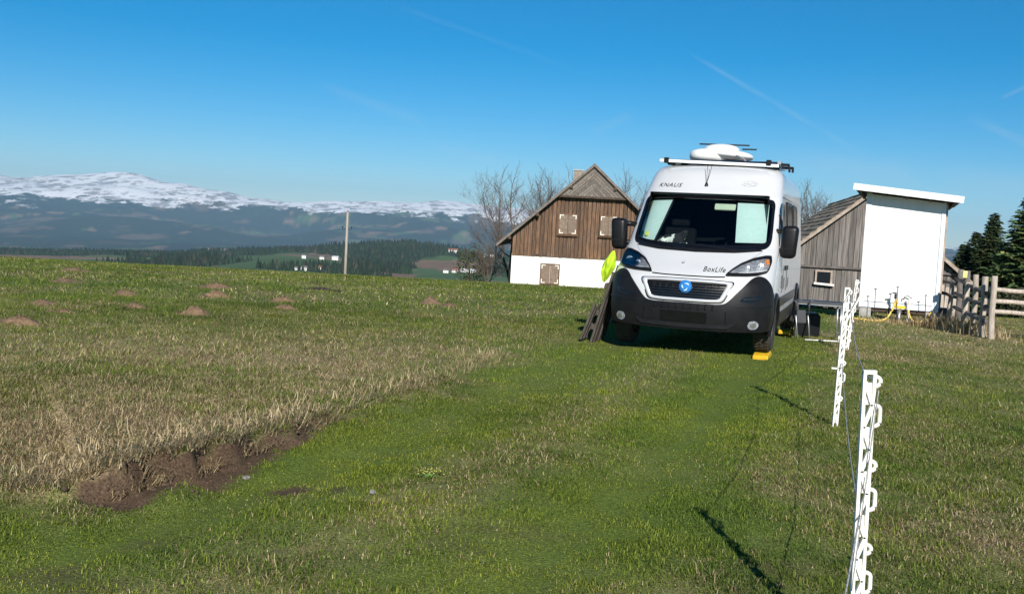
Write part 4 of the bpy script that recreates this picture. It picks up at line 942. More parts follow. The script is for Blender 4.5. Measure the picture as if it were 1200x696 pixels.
# roof slabs, barge boards, gutter
roof = empty('roof', (0, 0, 0)); roof.parent = house
EV = HW+.92
for sg in (1, -1):
    b = MB(); p = [(0, 0, hl(HAP)), (sg*EV, 0, hl(HAP)-SL*EV), (sg*EV, 0, hl(HAP)-SL*EV-.12), (0, 0, hl(HAP)-.14)]; b.prism(p, (0, -.55, 0), (0, HLEN+.5, 0)); b.obj('roof_slope', M_hroof, roof)
    b = MB(); p = [(0, 0, hl(HAP)+.03), (sg*(EV+.02), 0, hl(HAP)-SL*(EV+.02)+.03), (sg*(EV+.02), 0, hl(HAP)-SL*(EV+.02)-.16), (0, 0, hl(HAP)-.17)]; b.prism(p, (0, -.61, 0), (0, -.553, 0)); b.obj('barge_board', M_verge if False else M_hroof, roof)
    for xx in (.25, .62, .93):
        b = MB(); b.box((sg*EV*xx*.93, -.25, hl(HAP)-SL*EV*xx*.93-.27), (.16, .66, .18)); b.obj('purlin_end', M_eave, roof)
    for k in range(26):
        t = (k+.5)/26; b = MB(); c_ = Vector((sg*EV*t, HLEN/2, hl(HAP)-SL*EV*t+.012)); b.box(c_, (EV/26*1.32, HLEN+1.0, .02), Matrix.Rotation(sg*math.atan(SL)+R(2.0)*sg, 3, 'Y')); b.obj('roof_course', M_hroof, roof)
    b = MB(); b.tube([(sg*(EV+.05), -.55, hl(HAP)-SL*EV-.10), (sg*(EV+.05), HLEN+.4, hl(HAP)-SL*EV-.10)], .07, 8); b.obj('gutter', M_gutter, roof)
    b = MB(); b.tube([(sg*(EV+.04), -.35, hl(HAP)-SL*EV-.15), (sg*(EV+.02), -.35, hl(HAP)-SL*EV-1.15), (sg*(EV-.25), -.2, hl(HAP)-SL*EV-1.45), (sg*(HW+.10), .15, hl(HAP)-SL*EV-1.55), (sg*(HW+.08), .2, .1)], .05, 8); b.obj('downpipe', M_gutter, roof)
ch = MB(); ch.box((-.92, 3.2, hl(5.35)-.75), (.55, .6, 1.5)); cho = ch.obj('chimney', M_chim, roof); ch = MB(); ch.box((-.92, 3.2, hl(5.35)+.03), (.66, .7, .08)); ch.obj('chimney_cap', M_conc, cho)
def shutters(x0, x1, z0, z1, y, brackets=True):
    w_ = empty('window', ((x0+x1)/2, y, hl(z0))); w_.parent = house; W_ = x1-x0; H_ = z1-z0; fr = .07
    f = MB(); f.box((-W_/2+fr/2, -.03, H_/2), (fr, .10, H_)); f.box((W_/2-fr/2, -.03, H_/2), (fr, .10, H_)); f.box((0, -.03, fr/2), (W_-2*fr, .10, fr)); f.box((0, -.03, H_-fr/2), (W_-2*fr, .10, fr)); f.obj('window_frame', M_board, w_)
    lw = (W_-2*fr)/2-.012
    for sg in (-1, 1):
        s_ = MB(); s_.box((sg*(lw/2+.010), -.045, H_/2), (lw, .035, H_-2*fr-.01)); s_.obj('shutter', M_shut, w_)
        r_ = MB()
        for zz in (.25, .75): r_.box((sg*(lw/2+.010), -.070, H_*zz), (lw*.9, .018, .06))
        r_.obj('ledge', M_shut, w_)
        if brackets:
            for top in (0, 1):
                c_ = MB(); xx = sg*(lw-.05); zz = H_-fr-.03 if top else fr+.03; dz = -1 if top else 1
                c_.box((xx+sg*.030, -.085, zz+dz*.10), (.055, .012, .25)); c_.box((xx-sg*.09, -.085, zz+dz*.005), (.19, .012, .055)); c_.obj('corner_mark', M_whitep, w_)
    l_ = MB(); l_.box((0, -.08, -.05), (W_+.12, .2, .05)); l_.obj('sill', M_board, w_)
shutters(2.59-HX, 3.76-HX, 1.24, 2.53, -.04); shutters(5.10-HX, 6.20-HX, 1.26, 2.55, -.04); shutters(1.64-HX, 2.84-HX, -1.85, -.57, -.01)
for xx in (-.8-2.9, -2.35+.9):
    b = MB(); b.box((xx, -.012, hl(-1.86)), (.10, .03, .10)); b.obj('wall_vent', M_conc, house)

# ------------------------------------------------------------------ weathered barn
BY = 33.5; BXA = 11.76; BAZ = R(11.6); BHW = 2.97; BAPZ = 3.26; BSL = .83; BLEN = 12.5
bz0 = hz(BXA, BY)-.1
barn = empty('barn', (BXA, BY, bz0), -BAZ)
tag(barn, 'weathered grey board barn with shingled roof behind the white hut', 'barn')
bl = lambda z: z-bz0
b = MB(); b.prism([(-BHW+.06, .08, .25), (BHW-.06, .08, .25), (BHW-.06, .08, bl(BAPZ)-BSL*BHW-.15), (0, .08, bl(BAPZ)-.15), (-BHW+.06, .08, bl(BAPZ)-BSL*BHW-.15)], (0, 0, 0), (0, BLEN-.16, 0)); b.obj('timber_core', M_eave, barn)
n = 34; bw = 2*BHW/n; zb = bl(.74)
for k in range(n):
    x0 = -BHW+k*bw+.006; x1 = x0+bw-.012; zt_ = lambda x: bl(BAPZ)-.13-BSL*abs(x)
    if zt_(x0) > zb+.02 and zt_(x1) > zb+.02:
        b = MB(); b.prism([(x0, 0, zb-.05+random.uniform(-.03, .02)), (x1, 0, zb-.05+random.uniform(-.03, .02)), (x1, 0, zt_(x1)), (x0, 0, zt_(x0))], (0, -.02+random.uniform(-.012, .012), 0), (0, .075, 0)); b.obj('board', M_grey, barn)
    b = MB(); zl_ = .16+random.uniform(-.04, .05); b.prism([(x0, 0, zl_), (x1, 0, zl_), (x1, 0, min(zb, zt_(x1))), (x0, 0, min(zb, zt_(x0)))], (0, .03+random.uniform(-.01, .01), 0), (0, .078, 0)); b.obj('board', M_grey, barn)
b = MB(); b.box((0, -.03, zb-.03), (2*BHW-.1, .09, .07)); b.obj('rail', M_fencedk, barn)
for sg in (1, -1):   # side walls in planks
    for k in range(24):
        b = MB(); b.box((sg*(BHW-.02), .3+k*.52, (.2+bl(BAPZ)-BSL*BHW-.2)/2+.05), (.05, .5, bl(BAPZ)-BSL*BHW-.25)); b.obj('side_board', M_grey, barn)
    for yv in (.1, 4, 8, 12):
        b = MB(); b.box((sg*(BHW-.2), yv, .12), (.3, .3, .5)); b.obj('foot_stone', M_conc, barn)
wv = empty('window', (-1.28, -.03, bl(.10)+.05)); wv.parent = barn
b = MB(); b.box((0, -.01, .21), (.44, .04, .36)); b.obj('pane', M_sglass, wv)
f = MB(); f.box((-.25, -.03, .21), (.06, .08, .48)); f.box((.25, -.03, .21), (.06, .08, .48)); f.box((0, -.03, .42), (.44, .08, .06)); f.obj('window_frame', M_verge, wv)
b = MB(); b.box((.02, -.06, -.02), (.66, .14, .07), Matrix.Rotation(R(3), 3, 'Y')); b.obj('sill', M_whitep, wv)
rf = empty('roof', (0, 0, 0)); rf.parent = barn; BEV = BHW+.42
for sg in (1, -1):
    b = MB(); p = [(0, 0, bl(BAPZ)-.02), (sg*BEV, 0, bl(BAPZ)-BSL*BEV-.02), (sg*BEV, 0, bl(BAPZ)-BSL*BEV-.10), (0, 0, bl(BAPZ)-.11)]; b.prism(p, (0, -.28, 0), (0, BLEN+.3, 0)); b.obj('roof_slope', M_eave, rf)
    nc = 15
    for k in range(nc):
        t = (k+.5)/nc; c_ = Vector((sg*BEV*t, BLEN/2, bl(BAPZ)-BSL*BEV*t+.035)); slen = BEV/nc*math.hypot(1, BSL)
        for q in range(10):
            yl = (BLEN+.6)/10; b = MB(); b.box(c_+Vector((0, -BLEN/2-.3+yl*(q+.5), random.uniform(-.008, .008))), (slen*1.30, yl*.995, .03), Matrix.Rotation(sg*(math.atan(BSL)-R(4.5)), 3, 'Y')); b.obj('shingle_course', M_shingle, rf)
    b = MB(); p = [(0, 0, bl(BAPZ)+.02), (sg*BEV, 0, bl(BAPZ)-BSL*BEV+.02), (sg*BEV, 0, bl(BAPZ)-BSL*BEV-.09), (0, 0, bl(BAPZ)-.10)]; b.prism(p, (0, -.34, 0), (0, -.29, 0)); b.obj('verge_board', M_verge, rf)

# ------------------------------------------------------------------ white hut on blocks
SY = 24.3; k_ = SY/22.5
sx0, sx1 = 7.86*k_, 9.63*k_; zbot = EYE-(1.45-.10)*k_; SW = 1.80; SAZ = R(21)
hut_c = Vector(((sx0+sx1)/2, SY, 0)); hz0 = hz(hut_c.x, SY)
hut = empty('white_hut', (hut_c.x, SY, hz0), -SAZ)
tag(hut, 'tall white sheet-clad hut on concrete blocks with a sloping overhanging roof', 'hut')
hh = lambda z: z-hz0
zb0 = hh(zbot); ztl = hh(EYE+1.22*k_); ztr = hh(EYE+1.06*k_); DEP = 2.7
b = MB(); b.prism([(-SW/2, 0, zb0), (SW/2, 0, zb0), (SW/2, 0, ztr), (-SW/2, 0, ztl)], (0, 0, 0), (0, DEP, 0)); b.obj('wall', M_panelw, hut)
for x in (-SW/2+.045, SW/2-.045):
    zt2 = ztl if x < 0 else ztr; b = MB(); b.box((x, -.008, (zb0+zt2)/2), (.12 if x < 0 else .09, .03, zt2-zb0+.02)); b.obj('corner_trim', M_trimw, hut)
b = MB(); b.box((0, -.010, zb0+.05), (SW-.2, .03, .12)); b.obj('base_trim', M_trimw, hut)
b = MB(); b.box((-.02, -.012, zb0+.135), (SW-.24, .02, .012)); b.obj('panel_joint', M_metal, hut)
for xx in (-.30, .30):
    b = MB(); b.box((xx, -.004, (zb0+ztr)/2), (.012, .012, ztr-zb0-.02)); b.obj('panel_joint', M_panelw, hut)
b = MB(); b.box((SW/2+.02, DEP/2, (zb0+ztr)/2+.02), (.05, DEP-.1, ztr-zb0-.1)); b.obj('side_boarding', M_verge, hut)
sang = math.atan((ztl-ztr)/SW); Rs = Matrix.Rotation(sang, 3, 'Y'); zc = (ztl+ztr)/2
ro = empty('roof', (0, 0, zc)); ro.parent = hut
b = MB(); b.box(Rs @ Vector((0, DEP/2+.05, .10)), (SW+.60, DEP+.9, .08), Rs); b.obj('roof_deck', M_softwood, ro)
b = MB(); b.box(Rs @ Vector((0, DEP/2+.05, .165)), (SW+.66, DEP+.96, .035), Rs); b.obj('roof_sheet', M_panelw, ro)
b = MB(); b.box(Rs @ Vector((0, -.475, .105)), (SW+.68, .03, .155), Rs); b.obj('fascia', M_panelw, ro)
for k in range(5):
    b = MB(); b.box(Rs @ Vector((-SW/2-.17+k*(SW+.34)/4, DEP/2+.05, .03)), (.07, DEP+.9, .10), Rs); b.obj('rafter', M_softwood, ro)
for x, zz in ((-SW/2+.14, 0), (SW/2-.14, 0)):
    for y in (.16, DEP-.2):
        b = MB(); gz_ = hz(hut_c.x+x*math.cos(SAZ)+y*math.sin(SAZ), SY-x*math.sin(SAZ)+y*math.cos(SAZ))-hz0; b.box((x, y, (gz_-.1+zb0)/2), (.27, .30, zb0-gz_+.1)); b.obj('block', M_conc, hut, bevel=.01)
b = MB(); b.box((0, DEP/2, zb0-.06), (SW-.1, DEP-.1, .10)); b.obj('floor_joists', M_eave, hut)
def hutw(x, y): return hut_c.x+x*math.cos(SAZ)+y*math.sin(SAZ), SY-x*math.sin(SAZ)+y*math.cos(SAZ)
# taps and stakes in front of the hut
def stake(x, y, h, label, r=.009, head=.030, m=M_gutter):
    wx, wy = hutw(x, y); g = hz(wx, wy); t = empty('stake', (wx, wy, g)); 
    b = MB(); b.tube([(0, 0, -.1), (-.03, 0, h)], r, 6); b.obj('rod', m, t)
    b = MB(); b.box((-.03, 0, h+.015), (head*2.2, head*.8, head*.8)); b.obj('head', M_black, t, bevel=.008)
    tag(t, label, 'stake')
stake(-.52, -.35, .78, 'thin dark stake with a flat head nearest the barn side of the hut')
stake(.62, -.30, .74, 'thin dark stake with a flat head by the right-hand concrete block')
stake(-.02, -.32, .86, 'tall dark stake behind the yellow valve of the hut', head=.03)
wx, wy = hutw(.03, -.22); tp = empty('water_tap', (wx, wy, hz(wx, wy)))
tag(tp, 'standpipe with yellow valve and white pipe in front of the hut', 'water tap')
b = MB(); b.tube([(0, 0, -.1), (0, 0, .34)], .04, 10); b.obj('bucket_pipe', M_metal, tp, True)
b = MB(); b.box((.0, -.02, .40), (.24, .08, .07)); b.tube([(-.10, -.02, .38), (-.13, -.05, .60)], .022, 8); b.obj('valve', M_yel, tp, bevel=.008)
b = MB(); b.tube([(-.14, -.05, .60), (-.14, -.05, .72)], .03, 8); b.box((-.17, -.05, .74), (.10, .03, .03)); b.obj('valve_handle', M_gutter, tp)
b = MB(); b.tube([(.20, -.03, -.05), (.21, -.03, .62)], .028, 8); b.obj('white_pipe', M_wpost, tp)
b = MB(); b.tube([(.12, .1, .58), (.12, .05, .66), (.20, .05, .68), (.30, .05, .62)], .014, 6); b.obj('bent_pipe', M_metal, tp)
for x, z in ((.36, .52), (.42, .47)):
    b = MB(); b.lathe([(.001, -.02), (.025, -.02), (.03, 0), (.025, .02), (.001, .02)], 10, 'y', (x, .12, z)); b.obj('hose_coupling', M_metal, tp, True)
def hose(name, pts, r, m, label):
    P = [Vector((*hutw(x, y), 0)) for x, y, z in pts]
    for p, q in zip(P, pts): p.z = hz(p.x, p.y)+q[2]
    out = []
    for i in range(len(P)-1):
        p0, p1, p2, p3 = P[max(i-1, 0)], P[i], P[i+1], P[min(i+2, len(P)-1)]
        for t in np.linspace(0, 1, 7)[:-1]: out.append(.5*((2*p1)+(p2-p0)*t+(2*p0-5*p1+4*p2-p3)*t*t+(3*p1-p0-3*p2+p3)*t**3))
    out.append(P[-1]); b = MB(); b.tube(out, r, 7); o = b.obj(name, m, None, True); tag(o, label, 'hose')
hose('garden_hose', [(-.07, -.28, .55), (-.14, -.33, .30), (-.26, -.40, .10), (-.48, -.45, .03), (-.75, -.42, .03), (-1.0, -.36, .03)], .022, M_hose, 'yellow hose looping from the valve to the barn side of the hut')
hose('supply_hose', [(.22, -.26, .36), (.30, -.30, .16), (.45, -.30, .08), (.62, -.26, .18), (.74, -.1, .34)], .018, M_hose, 'yellow hose sagging between the white pipe and the right block')
wx, wy = hutw(0, -.22)
weeds('dry_weeds', 700, wx, wy, .50, .10, .05, .17, .010, 'dead brown grass at the foot of the white hut', (G_DRY*1.0, G_DRY2))
weeds('dry_weeds', 160, hutw(-.8, -.2)[0], hutw(-.8, -.2)[1], .22, .1, .08, .22, .012, 'green weeds by the left block of the white hut', (G_GREEN, G_LIGHT))

# ------------------------------------------------------------------ timber fence on the right
def log(b, p, q, r0, r1, n=8):
    p, q = Vector(p), Vector(q); pts = [p+(q-p)*t+Vector((random.uniform(-1, 1), random.uniform(-1, 1), random.uniform(-1, 1)))*r0*.22 for t in np.linspace(0, 1, 6)]; b.tube(pts, list(np.linspace(r0, r1, 6)), n)
FY = 20.4; fk = FY/20
fence = empty('rail_fence', (9.68*fk, FY, hz(9.68*fk, FY)))
tag(fence, 'pale round-rail timber fence running past the spruces', 'fence')
def fpost(parent, x, y, h, r, m=M_fence, lean_=(0, 0)):
    g = hz(x, y); b = MB(); log(b, (x-parent.location.x, y-parent.location.y, g-parent.location.z-.3), (x-parent.location.x+lean_[0], y-parent.location.y+lean_[1], g-parent.location.z+h), r, r*.92); return b.obj('post', m, parent, True)
fx, fy = 9.68*fk, FY
for i in range(4): fpost(fence, fx+i*2.4, fy+i*.55, 1.30, .066, lean_=(-.03, 0))
for z in (1.03, .80, .555):
    for i in range(3):
        g0 = hz(fx+i*2.4, fy+i*.55)-fence.location.z; g1 = hz(fx+(i+1)*2.4, fy+(i+1)*.55)-fence.location.z; b = MB(); log(b, (i*2.4-.05, i*.55+.10, g0+z+random.uniform(-.02, .02)), ((i+1)*2.4+.12, (i+1)*.55+.10, g1+z-.02), .048, .042); b.obj('rail', M_fence, fence, True)
old = empty('corner_fence', (9.92, 20.9, hz(9.92, 20.9)))
tag(old, 'old grey fence corner of close posts and sagging dark rails beside the hut', 'fence')
for x, y, h, r in ((9.92, 20.9, 1.28, .07), (10.16, 21.8, 1.30, .065), (10.42, 22.8, 1.40, .07), (10.25, 22.5, 1.15, .06), (10.62, 23.6, 1.42, .075), (10.55, 23.9, 1.1, .06)): fpost(old, x, y, h, r, M_fence if h < 1.37 else M_fencedk, (random.uniform(-.05, .03), 0))
for z, dz in ((1.02, .10), (.72, .06), (.40, .05)):
    b = MB(); log(b, (-.02, -.15, z-dz), (.62, 2.8, z+dz), .05, .045); b.obj('rail', M_fencedk, old, True)
for z in (1.0, .7):
    b = MB(); log(b, (.55, 2.6, z), (.6, 3.6, z+.05), .04, .04); b.obj('rail', M_fencedk, old, True)
b = MB(); b.box((.38, 1.85, 1.26), (.10, .06, .16)); b.obj('insulator', pm('insulator_yellow', (.85, .82, .25), (.75, .7, .2), scale=8, rough=.4), old, bevel=.015)
pk = empty('picket_fence', (12.2, 27.4, hz(12.2, 27.4)))
tag(pk, 'row of weathered upright pickets behind the white hut', 'fence')
for k in range(7):
    b = MB(); h = 1.02+random.uniform(-.05, .06); b.box((-.6+k*.125, .02*k, h/2-.1), (.10, .025, h+.2), Matrix.Rotation(random.uniform(-.03, .03), 3, 'Y')); b.obj('picket', M_fence, pk)
for z in (.3, .8): b = MB(); b.box((-.22, .12, z), (.9, .04, .07), Matrix.Rotation(.16, 3, 'Z')); b.obj('rail', M_fencedk, pk)
b = MB(); log(b, (.30, .1, -.3), (.32, .1, 1.22), .06, .055); b.obj('post', M_fence, pk, True)
weeds('dry_weeds', 1300, 10.15, 22.3, .22, .75, .15, .50, .014, 'tall dead grass tangled in the old fence corner', (G_DRY*.9, G_DRY2*.9))
weeds('dry_weeds', 700, 10.2, 23.4, .35, .4, .1, .4, .014, 'dead grass between the hut and the old fence corner', (G_DRY*.9, G_BROWN))
def dark_box():
    wx, wy = 10.62, 24.3; o = MB(); o.box((0, 0, .2), (.42, .4, .46)); o.box((0, 0, .45), (.46, .44, .05)); q = o.obj('storage_bin', M_cloth, None, bevel=.02); q.location = (wx-.15, wy, hz(wx, wy)); tag(q, 'dark lidded storage bin between the white hut and the old fence', 'bin')
dark_box()

# ------------------------------------------------------------------ camping table by the van
tb = empty('camping_table', (5.02, 16.3, hz(5.02, 16.3)), R(-12))
tag(tb, 'dark-topped camping table with slim metal legs behind the van', 'table')
b = MB(); b.box((0, 0, .60), (.78, .60, .030)); b.obj('tabletop', M_cloth, tb, bevel=.008)
b = MB(); b.box((0, 0, .575), (.74, .56, .02)); b.obj('table_frame', M_metal, tb)
for x in (-.34, .34):
    for y in (-.26, .26):
        b = MB(); b.tube([(x, y, .58), (x*1.02, y, -.03)], .016, 8); b.obj('leg', M_metal, tb, True)
    b = MB(); b.tube([(x, -.26, .10), (x, .26, .10)], .012, 6); b.obj('stretcher', M_metal, tb)
ch_ = empty('folding_chair', (4.66, 16.0, hz(4.66, 16.0)), R(15))
tag(ch_, 'folded camping chair with tubular legs leaning by the table', 'chair')
for x in (-.10, .12):
    b = MB(); b.tube([(x, -.12, 0), (x+.01, 0, .36), (x+.05, .06, .58), (x+.16, .08, .64)], .013, 8); b.obj('leg', M_metal, ch_, True)
    b = MB(); b.tube([(x+.03, .16, 0), (x+.02, 0, .40), (x, -.05, .62)], .013, 8); b.obj('leg', M_gutter, ch_, True)
b = MB(); b.box((.03, .05, .36), (.20, .03, .22), Matrix.Rotation(R(-12), 3, 'X')); b.obj('seat_fabric', M_cloth, ch_, bevel=.015)
b = MB(); b.tube([(-.3, -.1, .02), (.32, -.12, .02)], .012, 6); o = b.obj('tent_pole', M_wpost, None, True); o.location = (4.95, 15.75, hz(4.95, 15.75)); tag(o, 'pale rod lying in the grass in front of the camping table', 'rod')
b = MB(); b.box((0, 0, .16), (.40, .34, .40)); b.box((0, 0, .37), (.36, .30, .05)); b.box((-.0, -.175, .30), (.14, .02, .03)); o = b.obj('black_box', M_black, None, bevel=.05, seg=3); o.location = (5.0, 16.9, hz(5.0, 16.9)); o.rotation_euler = (0, 0, R(10)); tag(o, 'rounded black box standing behind the camping table', 'bag')  # black box shape placed at the dark spot behind the table
pw = empty('grey_stake', (5.22, 17.3, hz(5.22, 17.3)))
tag(pw, 'short grey wooden stake standing behind the camping table', 'stake')
b = MB(); log(b, (0, 0, -.2), (.01, 0, .34), .05, .045); b.obj('shaft', M_fence, pw, True); b = MB(); b.box((.01, 0, .36), (.11, .11, .03)); b.obj('cap', M_fencedk, pw)

# ------------------------------------------------------------------ electric fence posts and wires
def fence_post(x, y, h, label, lean_=(0, 0), rz=0, peg=False):
    g = hz(x, y); t = empty('fence_post', (x, y, g)); t.rotation_euler = (lean_[1], lean_[0], rz)
    s = MB(); w0, w1 = .036, .040
    for xx in (-.0165, .0165): s.box((xx, 0, h/2-.06), (.012, .018, h+.12))      # two flanges of the moulded post
    s.box((0, 0, h-.004), (.045, .020, .014)); s.obj('shaft', M_wpost, t, bevel=.0015)
    br = MB(); n = int(h/.075)
    for k in range(n):
        z = .03+k*.075; sg = 1 if k % 2 else -1; br.box((0, -.005, z+.0375), (.014, .012, .083), Matrix.Rotation(sg*.36, 3, 'Y'))
        if k % 2 == 0: br.box((0, .003, z+.0375), (.024, .005, .074))
    br.obj('lattice', M_wpost, t)
    z = h-.035; k = 0
    while z > .14:
        big = k % 2 == 1; hk = MB(); L = .062 if big else .030; pts = []
        for a in np.linspace(0, 1, 15):
            th = math.pi*(a-.5); cy = (L/2-.012 if a > .5 else -(L/2-.012)) if big else 0; pts.append((.020+.018*math.cos(th)+(.004 if big else 0), 0, z+.016*math.sin(th)+cy))
        hk.tube([(.016, 0, pts[0][2])]+pts+[(.022 if big else .018, 0, pts[-1][2]-(.0 if big else .003))], .0078, 7); hk.obj('hook', M_wpost, t, True); z -= .115 if not big else .17; k += 1
    ft = MB(); ft.box((-.040 if peg else -.024, 0, .47 if peg else .10), (.06, .014, .014)); ft.obj('tread_peg', M_wpost, t, bevel=.003)
    tag(t, label, 'fence post', 'white electric fence posts beside the track'); return t, g
p1, g1 = fence_post(1.225, 3.30, 1.04-hz(1.225, 3.3), 'white plastic fence post with looped hooks standing alone in open grass', (-.02, 0))
p2, g2 = fence_post(2.645, 7.92, 1.12-hz(2.645, 7.92), 'white plastic fence post with side peg, second along the wire from the open grass', (.015, 0), 0, True)
p3, g3 = fence_post(4.93, 14.49, .97-hz(4.93, 14.49), 'white plastic fence post crossed by a leaning stake near the hut', (.07, 0))
p4 = empty('leaning_stake', (4.76, 14.40, hz(4.76, 14.4)+.12))
b = MB(); b.tube([(0, 0, 0), (.12, 0, .34), (.32, .02, .76)], [.014, .016, .013], 8); b.obj('rod', M_wpost, p4, True); b = MB(); b.box((.03, -.01, .06), (.07, .02, .05)); b.obj('foot', M_wpost, p4, bevel=.006)
tag(p4, 'thin white plastic stake leaning across the fence post near the hut', 'stake')
def wire(a, b_, sag, label, r=.0032):
    a, b_ = Vector(a), Vector(b_); pts = [a+(b_-a)*t-Vector((0, 0, sag*4*t*(1-t))) for t in np.linspace(0, 1, 26)]; m = MB(); m.tube(pts, r, 6); o = m.obj('fence_wire', M_wire, None, True); tag(o, label, 'wire')
T1, T2, T3 = Vector((1.235, 3.3, 1.0)), Vector((2.685, 7.92, 1.08)), Vector((5.0, 14.49, .90))
wire(T1, T2, .16, 'grey electric fence wire sagging between the first two white posts at hook height')
wire(T2+Vector((0, 0, -.03)), T3, .14, 'grey electric fence wire from the pegged white post to the hut')
wire((1.24, 3.30, .42), (2.665, 7.92, .52), .10, 'lower grey electric fence wire strung at knee height')
wire((1.20, 3.28, .55), (.66, 2.0, .25), .02, 'slack grey wire dropping from the lone white post')
wire((1.23, 3.275, .98), (1.19, 3.27, .30), -.02, 'loose wire end wound down the lone white post', .002)

# ------------------------------------------------------------------ utility pole beyond the brow
py_ = 112.0; px_ = -8.1*py_/48; pz = float(height(np.array([px_]), np.array([py_]))[0]); ptop = 1.45+.40*py_/48
pole = empty('utility_pole', (px_, py_, pz)); hgt = ptop-pz
tag(pole, 'wooden utility pole with small insulators beyond the meadow brow', 'utility pole')
b = MB(); b.tube([(0, 0, -.5), (0, 0, hgt*.5), (.0, 0, hgt)], [.17, .15, .125], 10); b.obj('shaft', M_pole, pole, True)
b = MB(); b.lathe([(.001, hgt+.12), (.10, hgt+.05), (.14, hgt)], 10, 'z'); b.obj('cap', M_gutter, pole)
for sg in (-1, 1):
    b = MB(); b.tube([(0, 0, hgt-2.0), (sg*.48, 0, hgt-2.0), (sg*.50, 0, hgt-1.85)], .03, 6); a = b.obj('arm', M_gutter, pole); b = MB(); b.lathe([(.001, .16), (.07, .14), (.09, .05), (.05, 0), (.08, -.04), (.001, -.05)], 10, 'z', (sg*.50, 0, hgt-1.80)); b.obj('insulator', M_gutter, a, True)

# ------------------------------------------------------------------ trees
def bare_tree(name, base, h, spread, stems, seed, label, depth=6, bushy=1.0):
    rnd = random.Random(seed); V = [[], []]; F = [[], []]
    t = empty(name, base)
    def seg(part, p, q, r0, r1, n):
        d = (q-p).normalized(); a = d.cross(Vector((0, 0, 1)) if abs(d.z) < .9 else Vector((1, 0, 0))).normalized(); b_ = d.cross(a); k = len(V[part])
        for c_, r in ((p, r0), (q, r1)):
            for i in range(n): an = 2*math.pi*i/n; V[part].append(c_+(a*math.cos(an)+b_*math.sin(an))*r)
        for i in range(n): F[part].append((k+i, k+(i+1) % n, k+n+(i+1) % n, k+n+i))
    def grow(p, d, L, r, lev):
        n = 5 if lev <= 1 else 3; steps = 4 if lev < 3 else 3; q = p
        for i in range(steps):
            d = (d+Vector((rnd.gauss(0, .13), rnd.gauss(0, .13), rnd.gauss(0.05, .09)))).normalized(); q2 = q+d*L/steps; r2 = r*(1-.45/steps); seg(0 if lev == 0 else 1, q, q2, r, r2, n); q = q2; r = r2
            if lev < depth and (i > 0 or lev > 1):
                for _ in range(1 if rnd.random() < .85*bushy else 2):
                    sd = (d*.55+Vector((rnd.gauss(0, .55), rnd.gauss(0, .55), rnd.gauss(.35, .28)))).normalized(); grow(q, sd, L*rnd.uniform(.42, .66), max(r*.55, .005), lev+1)
        if lev < depth: grow(q, d, L*.66, r, lev+1)
    for s in range(stems):
        a = rnd.uniform(0, 6.28); off = Vector((math.cos(a), math.sin(a), 0))*spread*(.15 if stems > 1 else 0)
        grow(off, (Vector((0, 0, 1))+off*.55/spread*1.6).normalized(), h*.36, h*.012, 0)
    mesh('trunk', V[0], F[0], M_bark, t, True); o = mesh('crown', V[1], F[1], M_bark, t)
    tag(t, label, 'tree', 'bare deciduous trees behind the buildings'); return len(F[1])
nb = []
def gb(x, y): return float(height(np.array([x]), np.array([y]))[0])
nb.append(bare_tree('bare_tree', (.1, 74, gb(.1, 74)), 10.4, 1.5, 2, 5, 'leafless many-stemmed tree rising beyond the farmhouse eave', 5))
nb.append(bare_tree('bare_tree', (1.9, 78, gb(1.9, 78)), 11.3, 2, 2, 21, 'leafless tall tree rising behind the farmhouse roof slope', 5))
nb.append(bare_tree('bare_tree', (7.6, 80, gb(7.6, 80)), 12.2, 2.4, 3, 9, 'leafless tree showing between the farmhouse gable and the van', 5))
nb.append(bare_tree('bare_tree', (17.2, 57, gb(17.2, 57)), 7.9, 2.6, 3, 14, 'leafless tree showing above the barn roof next to the van', 5))
nb.append(bare_tree('bare_tree', (20.0, 62, gb(20.0, 62)), 7.9, 2.4, 2, 33, 'leafless tree above the barn ridge beside the white hut', 5))
nb.append(bare_tree('bare_shrub', (-1.7, 66, gb(-1.7, 66)), 3.6, 1.2, 5, 40, 'dark bare shrub under the farmhouse eave', 4))
M_need = None
def needle_mat():
    m = bpy.data.materials.new('spruce_needles'); m.use_nodes = True; t = m.node_tree; b = t.nodes['Principled BSDF']; b.inputs['Roughness'].default_value = .7; b.inputs['Specular IOR Level'].default_value = .25
    at = N(t, 'ShaderNodeAttribute', attribute_name='col'); t.links.new(at.outputs['Color'], b.inputs['Base Color']); return m
M_need = needle_mat()
